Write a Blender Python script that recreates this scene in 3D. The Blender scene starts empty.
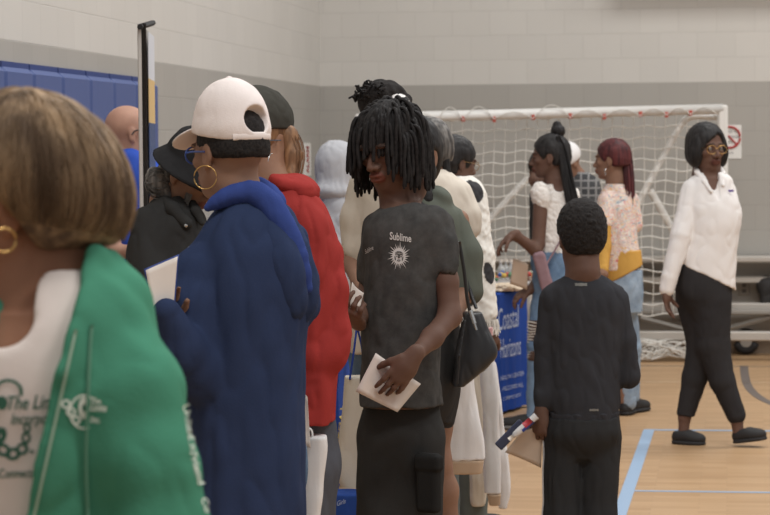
import bpy, math, random
import numpy as np
from mathutils import Vector, Matrix
from mathutils.bvhtree import BVHTree
random.seed(7); rng = np.random.default_rng(7)
SC = bpy.context.scene; COL = SC.collection
PI = math.pi
def V(*a): return np.array(a, dtype=np.float64)
def unit(v): v = np.asarray(v, float); return v/max(np.linalg.norm(v), 1e-9)
# ---------------------------------------------------------------- camera frame
FP = 2400.0; HC = 1.62
AL = math.atan(342/FP); BE = math.atan(108/FP); RO = 0.0077
CAM = V(0, 0, HC)
R0 = V(math.cos(AL), math.sin(AL), 0); F0 = V(-math.sin(AL), math.cos(AL), 0); UZ = V(0, 0, 1)
CF = F0*math.cos(BE)-UZ*math.sin(BE); CU0 = np.cross(R0, CF)
CU = CU0*math.cos(RO)+R0*math.sin(RO); CR = R0*math.cos(RO)-CU0*math.sin(RO)
def ray(px, py): return CF+CR*((px-385)/FP)+CU*((257.5-py)/FP)
def P(px, py, Z): return CAM+ray(px, py)*Z
def G(px, py, z=0.0):
    d = ray(px, py); return CAM+d*((z-HC)/d[2])
def lin(c, sat=.86):
    g = .3*c[0]+.59*c[1]+.11*c[2]; c = [g+(v-g)*sat for v in c]
    return tuple(((v/255)/12.92 if v/255 <= .04045 else ((v/255+.055)/1.055)**2.4) for v in c)
# ---------------------------------------------------------------- object helpers
def tag(o, label=None, cat=None, group=None, kind=None):
    if label: o['label'] = label
    if cat: o['category'] = cat
    if group: o['group'] = group
    if kind: o['kind'] = kind
    return o
def empty(name, loc, label, cat, group=None):
    o = bpy.data.objects.new(name, None); COL.objects.link(o); o.location = Vector(loc); o.empty_display_size = .1
    return tag(o, label, cat, group)
def npmesh(name, v, faces, smooth=True):
    """v (n,3); faces: (m,4)/(m,3) array, or list of polygons"""
    me = bpy.data.meshes.new(name)
    if isinstance(faces, np.ndarray):
        k = faces.shape[1]
        me.vertices.add(len(v)); me.vertices.foreach_set('co', np.asarray(v, np.float32).ravel())
        me.loops.add(faces.size); me.loops.foreach_set('vertex_index', faces.astype(np.int32).ravel())
        me.polygons.add(len(faces)); me.polygons.foreach_set('loop_start', np.arange(0, faces.size, k, dtype=np.int32))
        me.update(calc_edges=True)
    else:
        me.from_pydata([tuple(p) for p in v], [], faces); me.update()
    if smooth: me.polygons.foreach_set('use_smooth', np.ones(len(me.polygons), bool))
    me.validate()
    return me
def link(name, me, mat, parent=None, base=None):
    o = bpy.data.objects.new(name, me); COL.objects.link(o)
    if parent is not None: o.parent = parent
    elif base is not None: o.location = Vector(base)
    if mat is not None:
        for m in (mat if isinstance(mat, (list, tuple)) else [mat]): me.materials.append(m)
    return o
def wbase(o):
    b = V(0, 0, 0)
    while o is not None: b = b+np.array(o.location); o = o.parent
    return b
# polygon soup builder, world coords
class MB:
    def __init__(s): s.v = []; s.f = []
    def add(s, v, f):
        n = len(s.v); s.v += [tuple(map(float, p)) for p in v]; s.f += [tuple(i+n for i in q) for q in f]; return s
    def box(s, c, h, ax=None, bev=0):
        ax = ax if ax is not None else (V(1, 0, 0), V(0, 1, 0), V(0, 0, 1)); c = np.array(c, float)
        h = np.array(h, float)
        if bev <= 0:
            v = [c+ax[0]*h[0]*i+ax[1]*h[1]*j+ax[2]*h[2]*k for k in (-1, 1) for j in (-1, 1) for i in (-1, 1)]
            return s.add(v, [(0, 2, 3, 1), (4, 5, 7, 6), (0, 1, 5, 4), (2, 6, 7, 3), (0, 4, 6, 2), (1, 3, 7, 5)])
        b = min(bev, h.min()*.9); v = []; idx = {}
        for k in (-1, 1):
            for j in (-1, 1):
                for i in (-1, 1):
                    for a in range(3):
                        hh = h-b; hh[a] = h[a]
                        idx[(i, j, k, a)] = len(v); v.append(c+ax[0]*hh[0]*i+ax[1]*hh[1]*j+ax[2]*hh[2]*k)
        f = []
        for a in range(3):
            o1, o2 = [(1, 2), (2, 0), (0, 1)][a]
            for sg in (-1, 1):
                q = []
                for (p, r) in ((-1, -1), (1, -1), (1, 1), (-1, 1)):
                    t = [0, 0, 0]; t[a] = sg; t[o1] = p; t[o2] = r; q.append(idx[(*t, a)])
                f.append(tuple(q if sg > 0 else q[::-1]))
        for a in range(3):
            o1, o2 = [(1, 2), (2, 0), (0, 1)][a]
            for p in (-1, 1):
                for r in (-1, 1):
                    q = []
                    for (t1, face) in ((-1, o1), (1, o1), (1, o2), (-1, o2)):
                        t = [0, 0, 0]; t[a] = t1; t[o1] = p; t[o2] = r; q.append(idx[(*t, face)])
                    f.append(tuple(q if p*r < 0 else q[::-1]))
        for i in (-1, 1):
            for j in (-1, 1):
                for k in (-1, 1):
                    q = [idx[(i, j, k, a)] for a in range(3)]; f.append(tuple(q if i*j*k > 0 else q[::-1]))
        return s.add(v, f)
    def tube(s, pts, r, n=8, closed=False, flat=1.0, side=None):
        v, f = tubes([np.array(pts, float)], [r], n, closed, flat, side); return s.add(v, [tuple(q) for q in f.tolist()]+([] if closed else caps(len(pts), n)))
    def sphere(s, c, r, nu=12, nv=8, ax=None):
        r = np.broadcast_to(r, 3); ax = ax if ax is not None else np.eye(3); v = []; f = []
        for j in range(nv+1):
            t = PI*j/nv
            for i in range(nu):
                p = 2*PI*i/nu; q = V(math.sin(t)*math.cos(p)*r[0], math.sin(t)*math.sin(p)*r[1], math.cos(t)*r[2])
                v.append(np.array(c)+ax[0]*q[0]+ax[1]*q[1]+ax[2]*q[2])
        for j in range(nv):
            for i in range(nu): f.append((j*nu+i, (j+1)*nu+i, (j+1)*nu+(i+1) % nu, j*nu+(i+1) % nu))
        return s.add(v, f)
    def build(s, name, mat, parent=None, base=None, smooth=False):
        b = wbase(parent) if parent is not None else (np.array(base, float) if base is not None else V(0, 0, 0))
        v = np.array(s.v, float)-b
        me = npmesh(name, v, s.f, smooth); return link(name, me, mat, parent, b if parent is None else None)
def caps(m, n): return [tuple(range(n))[::-1], tuple(range((m-1)*n, m*n))]
def tubes(lines, radii, n=5, closed=False, flat=1.0, side=None):
    VV = []; FF = []; off = 0
    ang = np.arange(n)*2*PI/n
    for L, r in zip(lines, radii):
        m = len(L); T = np.gradient(L, axis=0)
        if closed: T[0] = L[1]-L[-1]; T[-1] = L[0]-L[-2]
        T /= np.maximum(np.linalg.norm(T, axis=1), 1e-9)[:, None]
        ref = np.array(side, float) if side is not None else (V(0, 0, 1) if abs(T[:, 2]).mean() < .8 else V(1, 0.1, 0))
        A = np.cross(T, ref); A /= np.maximum(np.linalg.norm(A, axis=1), 1e-6)[:, None]; B = np.cross(T, A)
        rr = np.broadcast_to(np.asarray(r, float), (m,))
        v = L[:, None, :]+rr[:, None, None]*(np.cos(ang)[None, :, None]*A[:, None, :]*flat+np.sin(ang)[None, :, None]*B[:, None, :])
        VV.append(v.reshape(-1, 3))
        mm = m if closed else m-1
        i = (np.arange(mm)*n)[:, None]; j = np.arange(n)[None, :]; i2 = ((np.arange(mm)+1) % m*n)[:, None]
        q = np.stack([i+j, i+(j+1) % n, i2+(j+1) % n, i2+j+0*i], -1).reshape(-1, 4); FF.append(q[:, ::-1]+off); off += m*n
    return np.concatenate(VV), np.concatenate(FF)
def smooth_line(pts, n=24, closed=False):
    p = np.array(pts, float); m = len(p)
    if closed: q = np.vstack([p[-1:], p, p[:2]]); segs = m
    else: q = np.vstack([2*p[0]-p[1], p, 2*p[-1]-p[-2]]); segs = m-1
    out = []
    for t in np.linspace(0, segs, n, endpoint=not closed):
        i = min(int(t), segs-1); u = t-i; a, b, c, d = q[i], q[i+1], q[i+2], q[i+3]
        out.append(.5*((2*b)+(-a+c)*u+(2*a-5*b+4*c-d)*u*u+(-a+3*b-3*c+d)*u**3))
    return np.array(out)
# ---------------------------------------------------------------- signed-distance modelling
def noise3(x, y, z, seed, sc=(1, 1, 1), n=7):
    r = np.random.default_rng(seed); out = 0; w = 0
    for i in range(n):
        k = r.normal(size=3); k = k/np.linalg.norm(k)*(1+.45*i); a = 1/(1+.35*i)
        ph = r.uniform(0, 6.28); k2 = r.normal(size=3)*.8
        arg = (k[0]*x/sc[0]+k[1]*y/sc[1]+k[2]*z/sc[2])+.9*np.sin(k2[0]*x/sc[0]+k2[1]*y/sc[1]+k2[2]*z/sc[2]+ph)
        out = out+a*np.sin(arg+ph); w += a*a
    return out/math.sqrt(w)
class Sdf:
    def __init__(s, sc=1.0): s.pr = []
    def _p(s, op, lo, hi, fn, k): s.pr.append((op, np.array(lo), np.array(hi), fn, k)); return s
    def cone(s, a, b, ra, rb, k=.02, op='add', flat=1.0, side=None):
        a = np.array(a, float); b = np.array(b, float); R = max(ra, rb)*max(1, flat); ab = b-a; L2 = max(ab@ab, 1e-8)
        def fn(x, y, z):
            dx, dy, dz = x-a[0], y-a[1], z-a[2]
            t = np.clip((dx*ab[0]+dy*ab[1]+dz*ab[2])/L2, 0, 1); qx, qy, qz = dx-t*ab[0], dy-t*ab[1], dz-t*ab[2]
            if flat != 1.0:
                c = (qx*side[0]+qy*side[1]+qz*side[2]); g = (1/flat-1)*c; qx, qy, qz = qx+g*side[0], qy+g*side[1], qz+g*side[2]
            return (np.sqrt(qx*qx+qy*qy+qz*qz)-(ra+(rb-ra)*t))*min(1, flat)
        return s._p(op, np.minimum(a, b)-R, np.maximum(a, b)+R, fn, k)
    def ell(s, c, r, B=None, k=.02, op='add'):
        c = np.array(c, float); r = np.array(r, float); B = np.eye(3) if B is None else np.array(B)
        e = np.sqrt(((B*r[:, None])**2).sum(0))
        def fn(x, y, z):
            d = (x-c[0], y-c[1], z-c[2]); q = [B[i][0]*d[0]+B[i][1]*d[1]+B[i][2]*d[2] for i in range(3)]
            k0 = np.sqrt(sum((q[i]/r[i])**2 for i in range(3))); k1 = np.sqrt(sum((q[i]/r[i]**2)**2 for i in range(3)))
            return k0*(k0-1)/np.maximum(k1, 1e-4)
        return s._p(op, c-e, c+e, fn, k)
    def box(s, c, hf, B=None, rad=.01, k=.01, op='add'):
        c = np.array(c, float); hf = np.array(hf, float); B = np.eye(3) if B is None else np.array(B)
        e = (np.abs(B)*hf[:, None]).sum(0)
        def fn(x, y, z):
            d = (x-c[0], y-c[1], z-c[2]); q = [np.abs(B[i][0]*d[0]+B[i][1]*d[1]+B[i][2]*d[2])-hf[i]+rad for i in range(3)]
            return np.sqrt(sum(np.maximum(v, 0)**2 for v in q))+np.minimum(np.maximum(np.maximum(q[0], q[1]), q[2]), 0)-rad
        return s._p(op, c-e, c+e, fn, k)
    def rings(s, R, n=2.3, k=.03, op='add', top=.5, bot=.25):
        """R rows: (cx, cy, z, w, d) horizontal slices across R0 / F0"""
        R = np.array(sorted(R, key=lambda r: r[2]), float)
        if len(R) > 2:
            t = np.r_[0, np.cumsum(np.abs(np.diff(R[:, 2]))+1e-6)]; tt = np.linspace(0, len(R)-1, 8*len(R))
            S = smooth_line(R, 8*len(R)); S = S[np.argsort(S[:, 2])]
        else: S = R
        z0, z1 = R[0, 2], R[-1, 2]
        m = max(R[:, 3].max(), R[:, 4].max()); lo = [R[:, 0].min()-m, R[:, 1].min()-m, z0]; hi = [R[:, 0].max()+m, R[:, 1].max()+m, z1]
        def fn(x, y, z):
            cx, cy, w, d = [np.interp(z, S[:, 2], S[:, i]) for i in (0, 1, 3, 4)]
            dx, dy = x-cx, y-cy; u = np.abs(dx*R0[0]+dy*R0[1])/w; v = np.abs(dx*F0[0]+dy*F0[1])/d
            e = (u**n+v**n)**(1/n); dd = (e-1)*np.minimum(w, d)
            return np.maximum(dd, np.maximum((z-z1), (z0-z)))
        return s._p(op, lo, hi, fn, k)
    def cut(s, c, nrm, k=.004):
        c = np.array(c, float); nrm = unit(nrm)
        return s._p('cut', c, c, lambda x, y, z: (x-c[0])*nrm[0]+(y-c[1])*nrm[1]+(z-c[2])*nrm[2], k)
    def mesh(s, h, fold=None):
        A = [p for p in s.pr if p[0] == 'add']; M = 3*h+.012
        lo = np.min([p[1] for p in A], 0)-M; hi = np.max([p[2] for p in A], 0)+M
        N = np.ceil((hi-lo)/h).astype(int)+1
        ax = [(lo[i]+h*np.arange(N[i])).astype(np.float32) for i in range(3)]
        F = np.full(N, .3, np.float32)
        for op, a, b, fn, k in s.pr:
            if op == 'cut': sl = tuple(slice(0, N[i]) for i in range(3))
            else:
                m = k+3*h+.01; i0 = np.clip(np.floor((a-m-lo)/h).astype(int), 0, N-1); i1 = np.clip(np.ceil((b+m-lo)/h).astype(int)+1, 1, N)
                if (i1 <= i0).any(): continue
                sl = tuple(slice(i0[i], i1[i]) for i in range(3))
            X = ax[0][sl[0]][:, None, None]; Y = ax[1][sl[1]][None, :, None]; Zz = ax[2][sl[2]][None, None, :]
            d = fn(X, Y, Zz); G_ = F[sl]
            if op == 'add':
                t = np.clip(.5+.5*(G_-d)/k, 0, 1); F[sl] = G_*(1-t)+d*t-k*t*(1-t)
            else:
                if op != 'cut': d = -d
                t = np.clip(.5+.5*(d-G_)/k, 0, 1); F[sl] = G_*(1-t)+d*t+k*t*(1-t)
        if fold is not None:
            I = np.nonzero(np.abs(F) < .03)
            F[I] += fold(ax[0][I[0]], ax[1][I[1]], ax[2][I[2]])
        return nets(F, lo, h)
def nets(F, lo, h):
    F[0], F[-1], F[:, 0], F[:, -1], F[:, :, 0], F[:, :, -1] = (.3,)*6
    I = (F < 0); U = I.view(np.uint8); c = np.zeros(tuple(n-1 for n in F.shape), np.uint8)
    offs = [(i, j, k) for i in (0, 1) for j in (0, 1) for k in (0, 1)]
    nx, ny, nz = c.shape
    for i, j, k in offs: c += U[i:i+nx, j:j+ny, k:k+nz]
    act = np.nonzero((c > 0) & (c < 8)); A = np.stack(act, 1)
    vals = np.stack([F[act[0]+i, act[1]+j, act[2]+k] for i, j, k in offs], 1)
    O = np.array(offs); acc = np.zeros((len(A), 3)); cnt = np.zeros(len(A))
    for a in range(8):
        for b in range(a+1, 8):
            if np.abs(O[a]-O[b]).sum() != 1: continue
            va, vb = vals[:, a], vals[:, b]; m = (va < 0) != (vb < 0)
            t = np.where(m, va/np.where(va == vb, 1, va-vb), 0)
            acc += m[:, None]*(O[a]+t[:, None]*(O[b]-O[a])); cnt += m
    v = (A+acc/np.maximum(cnt, 1)[:, None])*h+lo
    idx = np.full(c.shape, -1, np.int32); idx[act] = np.arange(len(A))
    Q = []
    for d in range(3):
        sa = [slice(1, n-1) for n in F.shape]; sb = list(sa); sa[d] = slice(0, F.shape[d]-1); sb[d] = slice(1, F.shape[d])
        a = I[tuple(sa)]; b = I[tuple(sb)]; e = np.nonzero(a != b); ins = a[e]
        p = [e[0]+(1 if d != 0 else 0), e[1]+(1 if d != 1 else 0), e[2]+(1 if d != 2 else 0)]
        o1, o2 = [(1, 2), (2, 0), (0, 1)][d]; q = []
        for (s1, s2) in ((-1, -1), (0, -1), (0, 0), (-1, 0)):
            t = list(p); t[o1] = p[o1]+s1; t[o2] = p[o2]+s2; q.append(idx[tuple(t)])
        q = np.stack(q, 1); q[~ins] = q[~ins][:, ::-1]; Q.append(q)
    return v, np.concatenate(Q)
# ---------------------------------------------------------------- materials
def newmat(name):
    m = bpy.data.materials.new(name); m.use_nodes = True; n = m.node_tree; b = n.nodes['Principled BSDF']; return m, n, b
def nd(n, t, **kw):
    x = n.nodes.new(t)
    for k, v in kw.items():
        if k in x.inputs: x.inputs[k].default_value = v
        else: setattr(x, k, v)
    return x
def fabric(name, c, var=.12, rough=.92, weave=350, bump=.25, sheen=0, blot=6, c2=None):
    m, n, b = newmat(name); c = lin(c); L = n.links
    tc = nd(n, 'ShaderNodeTexCoord'); ns = nd(n, 'ShaderNodeTexNoise', Scale=blot, Detail=6.0, Roughness=.65); L.new(tc.outputs['Object'], ns.inputs['Vector'])
    rp = nd(n, 'ShaderNodeValToRGB'); e = rp.color_ramp.elements
    d = lin(c2) if c2 else tuple(v*(1-var) for v in c)
    e[0].position = .3; e[1].position = .7; e[0].color = (*d, 1); e[1].color = (*[min(1, v*(1+var)) for v in c], 1)
    L.new(ns.outputs['Fac'], rp.inputs['Fac']); L.new(rp.outputs['Color'], b.inputs['Base Color'])
    n2 = nd(n, 'ShaderNodeTexNoise', Scale=weave, Detail=2.0); L.new(tc.outputs['Object'], n2.inputs['Vector'])
    bp = nd(n, 'ShaderNodeBump', Strength=bump, Distance=.002); L.new(n2.outputs['Fac'], bp.inputs['Height']); L.new(bp.outputs['Normal'], b.inputs['Normal'])
    b.inputs['Roughness'].default_value = rough; b.inputs['Sheen Weight'].default_value = 0; b.inputs['Specular IOR Level'].default_value = .06
    return m
def plain(name, c, rough=.5, metal=0, spec=.4, var=.04, sc=20):
    m, n, b = newmat(name); c = lin(c); L = n.links
    tc = nd(n, 'ShaderNodeTexCoord'); ns = nd(n, 'ShaderNodeTexNoise', Scale=sc, Detail=4.0); L.new(tc.outputs['Object'], ns.inputs['Vector'])
    rp = nd(n, 'ShaderNodeValToRGB'); e = rp.color_ramp.elements; e[0].color = (*[v*(1-var) for v in c], 1); e[1].color = (*[min(1, v*(1+var)) for v in c], 1)
    L.new(ns.outputs['Fac'], rp.inputs['Fac']); L.new(rp.outputs['Color'], b.inputs['Base Color'])
    b.inputs['Roughness'].default_value = rough; b.inputs['Metallic'].default_value = metal; b.inputs['Specular IOR Level'].default_value = spec
    return m
def skin(name, c):
    m, n, b = newmat(name); c = lin(c); L = n.links
    tc = nd(n, 'ShaderNodeTexCoord'); ns = nd(n, 'ShaderNodeTexNoise', Scale=14, Detail=5.0); L.new(tc.outputs['Object'], ns.inputs['Vector'])
    rp = nd(n, 'ShaderNodeValToRGB'); e = rp.color_ramp.elements; e[0].position = .3; e[1].position = .7
    e[0].color = (c[0]*.9, c[1]*.86, c[2]*.86, 1); e[1].color = (*[min(1, v*1.1) for v in c], 1)
    at = nd(n, 'ShaderNodeAttribute', attribute_name='tint'); mx = nd(n, 'ShaderNodeMix', data_type='RGBA', blend_type='MULTIPLY'); mx.inputs[0].default_value = 1
    L.new(ns.outputs['Fac'], rp.inputs['Fac']); L.new(rp.outputs['Color'], mx.inputs[6]); L.new(at.outputs['Color'], mx.inputs[7]); L.new(mx.outputs[2], b.inputs['Base Color'])
    b.inputs['Roughness'].default_value = .62; b.inputs['Specular IOR Level'].default_value = .25
    b.inputs['Subsurface Weight'].default_value = .08; b.inputs['Subsurface Radius'].default_value = (.01, .004, .002)
    return m
def hairmat(name, c, c2=None, rough=.55, sc=(60, 60, 6)):
    m, n, b = newmat(name); L = n.links; c = lin(c); c2 = lin(c2) if c2 else tuple(v*.55 for v in c)
    tc = nd(n, 'ShaderNodeTexCoord'); mp = nd(n, 'ShaderNodeMapping', Scale=sc); ns = nd(n, 'ShaderNodeTexNoise', Scale=1.0, Detail=4.0)
    L.new(tc.outputs['Object'], mp.inputs['Vector']); L.new(mp.outputs[0], ns.inputs['Vector'])
    rp = nd(n, 'ShaderNodeValToRGB'); e = rp.color_ramp.elements; e[0].position = .35; e[1].position = .65; e[0].color = (*c2, 1); e[1].color = (*c, 1)
    L.new(ns.outputs['Fac'], rp.inputs['Fac']); L.new(rp.outputs['Color'], b.inputs['Base Color'])
    bp = nd(n, 'ShaderNodeBump', Strength=.4, Distance=.004); L.new(ns.outputs['Fac'], bp.inputs['Height']); L.new(bp.outputs['Normal'], b.inputs['Normal'])
    b.inputs['Roughness'].default_value = rough; b.inputs['Specular IOR Level'].default_value = .25
    return m
# ---------------------------------------------------------------- figures
def fvec(phi, pitch=0):
    """facing: 0 = toward the camera, 90 = image right, 180 = away, -90 = image left; pitch down positive"""
    a = math.radians(phi); p = math.radians(pitch); f = R0*math.sin(a)-F0*math.cos(a)
    return unit(f*math.cos(p)-UZ*math.sin(p))
class Head:
    def __init__(s, o, phi, pitch=0, roll=0, k=1.0):
        s.o = np.array(o, float); s.k = k; s.F = fvec(phi, pitch); S = unit(np.cross(s.F, UZ)); U = np.cross(S, s.F)
        r = math.radians(roll); s.U = U*math.cos(r)+S*math.sin(r); s.S = S*math.cos(r)-U*math.sin(r); s.B = np.array([s.F, s.S, s.U])
    def w(s, f, si, u): return s.o+s.k*(s.F*f+s.S*si+s.U*u)
    def e(s, q, c, r, k=.01, op='add'): q.ell(s.w(*c), np.array(r)*s.k, s.B, k*s.k, op)
    def c(s, q, a, b, ra, rb, k=.01, op='add'): q.cone(s.w(*a), s.w(*b), ra*s.k, rb*s.k, k*s.k, op)
    def skull(s, q, face=True):
        s.e(q, (-.012, 0, .032), (.097, .076, .090), .02)
        s.e(q, (.022, 0, -.02), (.068, .062, .082), .03)
        s.e(q, (.03, 0, -.06), (.052, .050, .048), .02)
        s.e(q, (.064, 0, -.092), (.024, .024, .02), .02)
        s.c(q, (-.02, 0, -.05), (-.035, 0, -.13), .05, .054, .025)
        for t in (-1, 1):
            s.c(q, (-.005, t*.052, -.045), (.045, t*.03, -.088), .018, .014, .02)
            if face:
                s.e(q, (.062, t*.04, -.018), (.02, .022, .016), .015)
                s.e(q, (.083, t*.028, .024), (.012, .026, .008), .012)
                s.e(q, (.098, t*.032, .003), (.016, .018, .011), .01, 'sub')
                s.e(q, (.077, t*.031, .003), (.0145, .016, .0125), .004)
            s.e(q, (-.008, t*.079, -.006), (.019, .007, .032), .006)
            s.e(q, (-.004, t*.088, -.002), (.010, .006, .019), .004, 'sub')
            s.e(q, (-.002, t*.077, -.032), (.009, .006, .010), .005)
        if face:
            s.c(q, (.086, 0, .012), (.110, 0, -.030), .008, .011, .01)
            for t in (-1, 1): s.e(q, (.098, t*.014, -.034), (.012, .009, .009), .006)
            s.e(q, (.088, 0, -.062), (.014, .026, .018), .012)
            s.e(q, (.098, 0, -.057), (.010, .024, .0065), .004)
            s.e(q, (.096, 0, -.070), (.010, .021, .0075), .004)
            s.e(q, (.108, 0, -.0635), (.008, .022, .0015), .003, 'sub')
    def loc(s, v): return (v-s.o)@s.B.T/s.k
    def tint(s, v, col, lip=(.75, .5, .5), brow=.3):
        q = s.loc(v); f, si, u = q[:, 0], q[:, 1], q[:, 2]
        m = (f > .075) & (abs(si) < .026*(1-((u+.0635)/.022)**2).clip(0, 1)**.5) & (abs(u+.0635) < .0165); col[m] = lip
        m = (f > .05) & (abs(abs(si)-.032) < .019) & (abs(u-.027-.1*(.03-abs(si))) < .0045); col[m] = brow
        m = (f > .06) & ((((abs(si)-.031)/.017)**2+((u-.002)/.006)**2) < 1); col[m] = (.12, .1, .1)
class Fig:
    def __init__(s, name, label, px, Z, group=None, d=0, cat='person'):
        s.Z = Z; s.s = FP/Z; s.px = px
        c = CAM+ray(px, 150)*Z; s.base = V(c[0], c[1], 0)
        s.root = empty(name, s.base, label, cat, group); s.H = None; s.body = Sdf(); s.tints = []
    def J(s, px, py, dd=0): return P(px, py, s.Z)+F0*dd
    def r(s, px): return px/s.s
    def chain(s, q, pts, k=.02, op='add', g=0, flat=1.0, side=None):
        for a, b in zip(pts[:-1], pts[1:]):
            q.cone(s.J(*a[:3]), s.J(*b[:3]), max(.004, s.r(a[3])+g), max(.004, s.r(b[3])+g), k, op, flat, side)
        return q
    def schain(s, q, pts, k=.02, op='add', n=14, **kw):
        L = smooth_line([tuple(p) for p in pts], n); return s.chain(q, [tuple(p) for p in L], k, op, **kw)
    def rings(s, q, rows, n=2.3, k=.03, g=0, op='add'):
        """rows (py, xleft, xright, depth half-width m, dd)"""
        R = []
        for w in rows:
            c = s.J((w[1]+w[2])/2, w[0], w[4] if len(w) > 4 else 0); R.append((c[0], c[1], c[2], s.r(w[2]-w[1])/2+g, w[3]+g))
        return q.rings(R, n, k, op)
    def ell(s, q, px, py, dd, r, ang=0, k=.02, op='add'):
        a = math.radians(ang); A = R0*math.cos(a)+UZ*math.sin(a); U = UZ*math.cos(a)-R0*math.sin(a)
        return q.ell(s.J(px, py, dd), (s.r(r[0]), s.r(r[1]), s.r(r[2])), np.array([A, U, F0]), k, op)
    def head(s, px, py, phi, pitch=0, roll=0, dd=0, k=1.0, face=True):
        s.H = Head(s.J(px, py, dd), phi, pitch, roll, k); s.H.skull(s.body, face); return s.H
    def make(s, name, q, mat, h, fold=None, parent=None, tint=None, seed=0):
        v, f = q.mesh(h, fold); b = wbase(parent or s.root)
        me = npmesh(name, v-b, f)
        if tint is not None:
            a = me.color_attributes.new('tint', 'FLOAT_COLOR', 'POINT'); c = np.ones((len(v), 3)); tint(v, c)
            a.data.foreach_set('color', np.c_[c, np.ones(len(v))].astype(np.float32).ravel())
        o = link(name, me, mat, parent or s.root); o['_n'] = 1; del o['_n']; return o
    def mkbody(s, mat, h, lip=(.75, .5, .5)):
        def t(v, c):
            if s.H is not None: s.H.tint(v, c, lip)
        return s.make('body', s.body, mat, h, None, tint=t)
def folds(amp, sc, seed, amp2=0, sc2=(.03, .03, .03)):
    sc = tuple(v*.42 for v in sc) if min(sc) >= .03 else sc
    amp *= .6 if min(sc) >= .0126 else 1
    def fn(x, y, z):
        a = noise3(x, y, z, seed, sc); r = (1-np.abs(np.tanh(a*1.1)))*2-1
        o = amp*(.6*r+.4*a*.5)
        if amp2: o = o+amp2*noise3(x, y, z, seed+9, sc2)
        return o.astype(np.float32)
    return fn
def hand(q, wr, D, N, side=1, curl=(.5, .6, .7, .8), k=1.0, spread=.10, thumb=.5, tc=.3):
    """wr wrist point, D finger direction, N palm normal (palm faces N), side: thumb on +/- cross(D,N)"""
    D = unit(D); N = unit(N-D*(N@D)); S = np.cross(D, N)*side
    q.ell(wr+D*.045*k-N*.0*k, (.052*k, .041*k, .016*k), np.array([D, S, N]), .012)
    q.cone(wr-D*.02*k, wr+D*.03*k, .026*k, .03*k, .015, flat=.75, side=N)
    for i in range(4):
        o = (1.5-i)*.0205*k; L = (.072, .08, .076, .06)[i]*k; a = (1.5-i)*spread; d = unit(D*math.cos(a)+S*math.sin(a))
        p = wr+D*(.078-.004*abs(i-1.3))*k+S*o; r0 = .0095*k; c = 0
        for j, fr in enumerate((.45, .3, .25)):
            c += curl[i]*(.7, 1.1, .8)[j]; dd = d*math.cos(c)+N*math.sin(c); p2 = p+dd*L*fr; q.cone(p, p2, r0*(1-.1*j), r0*(.92-.1*j), .004); p = p2
    p = wr+D*.022*k+S*.028*k; d = unit(D*.75+S*thumb+N*.35)
    for j, L in enumerate((.035, .028, .024)):
        p2 = p+d*L*k; q.cone(p, p2, (.0135-.0015*j)*k, (.012-.0015*j)*k, .008 if j == 0 else .004); p = p2; d = unit(d-S*tc*.5+N*tc*.6)
def shoe(fig, ank, d, mat, L=.26, name='shoe', pitch=0, sole=None, low=False):
    """ank: ankle point (world); d: horizontal heading"""
    k_ = L/.26; d = unit(V(d[0], d[1], 0)); sd = np.cross(UZ, d); th = math.radians(pitch); dx = d*math.cos(th)-UZ*math.sin(th); up = UZ*math.cos(th)+d*math.sin(th)
    q = Sdf(); B = np.array([dx, sd, up]); g = ank-up*.08; Z0 = up*0
    q.ell(g+dx*.13*k_+up*.032, (.095*k_, .045, .036), B, .02); q.ell(g-dx*.01+up*.036, (.062*k_, .036, .042), B, .03)
    q.ell(g+dx*.05*k_+up*.045, (.07*k_, .038, .038), B, .03)
    if not low: q.cone(g+up*.05, g+up*.10-dx*.005, .04, .04, .02)
    else: q.ell(g+up*.095+dx*.0, (.055, .030, .03), B, .01, 'sub')
    q.cut(g+up*.012, -up, .004); o = fig.make(name, q, mat, .006)
    b = Sdf(); b.ell(g+dx*.125*k_+up*.008, (.10*k_, .049, .04), B, .02); b.ell(g-dx*.005+up*.008, (.07*k_, .041, .04), B, .04); b.ell(g+dx*.06*k_+up*.008, (.08*k_, .043, .04), B, .03)
    b.cut(g+up*.02, up, .003); b.cut(g, -up, .003); fig.make('sole', b, sole or mat, .006, parent=o)
    return o
def legs(fig, px, phi, pants, shoemat, hipz=.9, hw=.17, hd=.12, step=(0, 0), h=.01, dd=0, wide=1.0, bare=False, L=.26, sole=None, sep=.09, crop=.10, name='trousers', pocket=False, rows=None):
    """standing legs in metres from the ground under px, trousers plus shoes"""
    g = fig.base+R0*(fig.r(px-fig.px))+F0*dd; g[2] = 0; f = fvec(phi); side = np.cross(UZ, f)
    q = Sdf(); A = []
    for i, t in enumerate((-1, 1)):
        a = g+side*sep*t+f*step[i]; hip = g+side*max(.03, hw-.1*wide)*t+UZ*(hipz-.08); kn = (hip+a)/2+f*.02+UZ*.04; an = a+UZ*.085
        for (p0, p1, r0, r1) in ((hip, kn, .085, .058), (kn, an, .056, .038)): fig.body.cone(p0, p1, r0*.9*min(1, wide), r1*.9*min(1, wide), .02)
        A.append(an); ce = an+(kn-an)*(crop-.10)/.4; ce = an+UZ*max(0, crop-.10)
        q.cone(hip, kn, .096*wide, .074*wide, .03); q.cone(kn, ce, .074*wide, .062*wide, .02)
    q.ell(g+UZ*(hipz+.0), (hw, hd, .15), np.array([side, f, UZ]), .05); q.cut(g+UZ*(hipz+.10), UZ)
    for t, an in zip((-1, 1), A): pass
    q.cut(g+UZ*(crop-.04), -UZ, .004)
    if rows: rows(q)
    o = fig.make(name, q, pants, h, folds(.006, (.06, .06, .14), 3+int(px)))
    for an in A: shoe(fig, an, f, shoemat, L, sole=sole)
    return A
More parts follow.
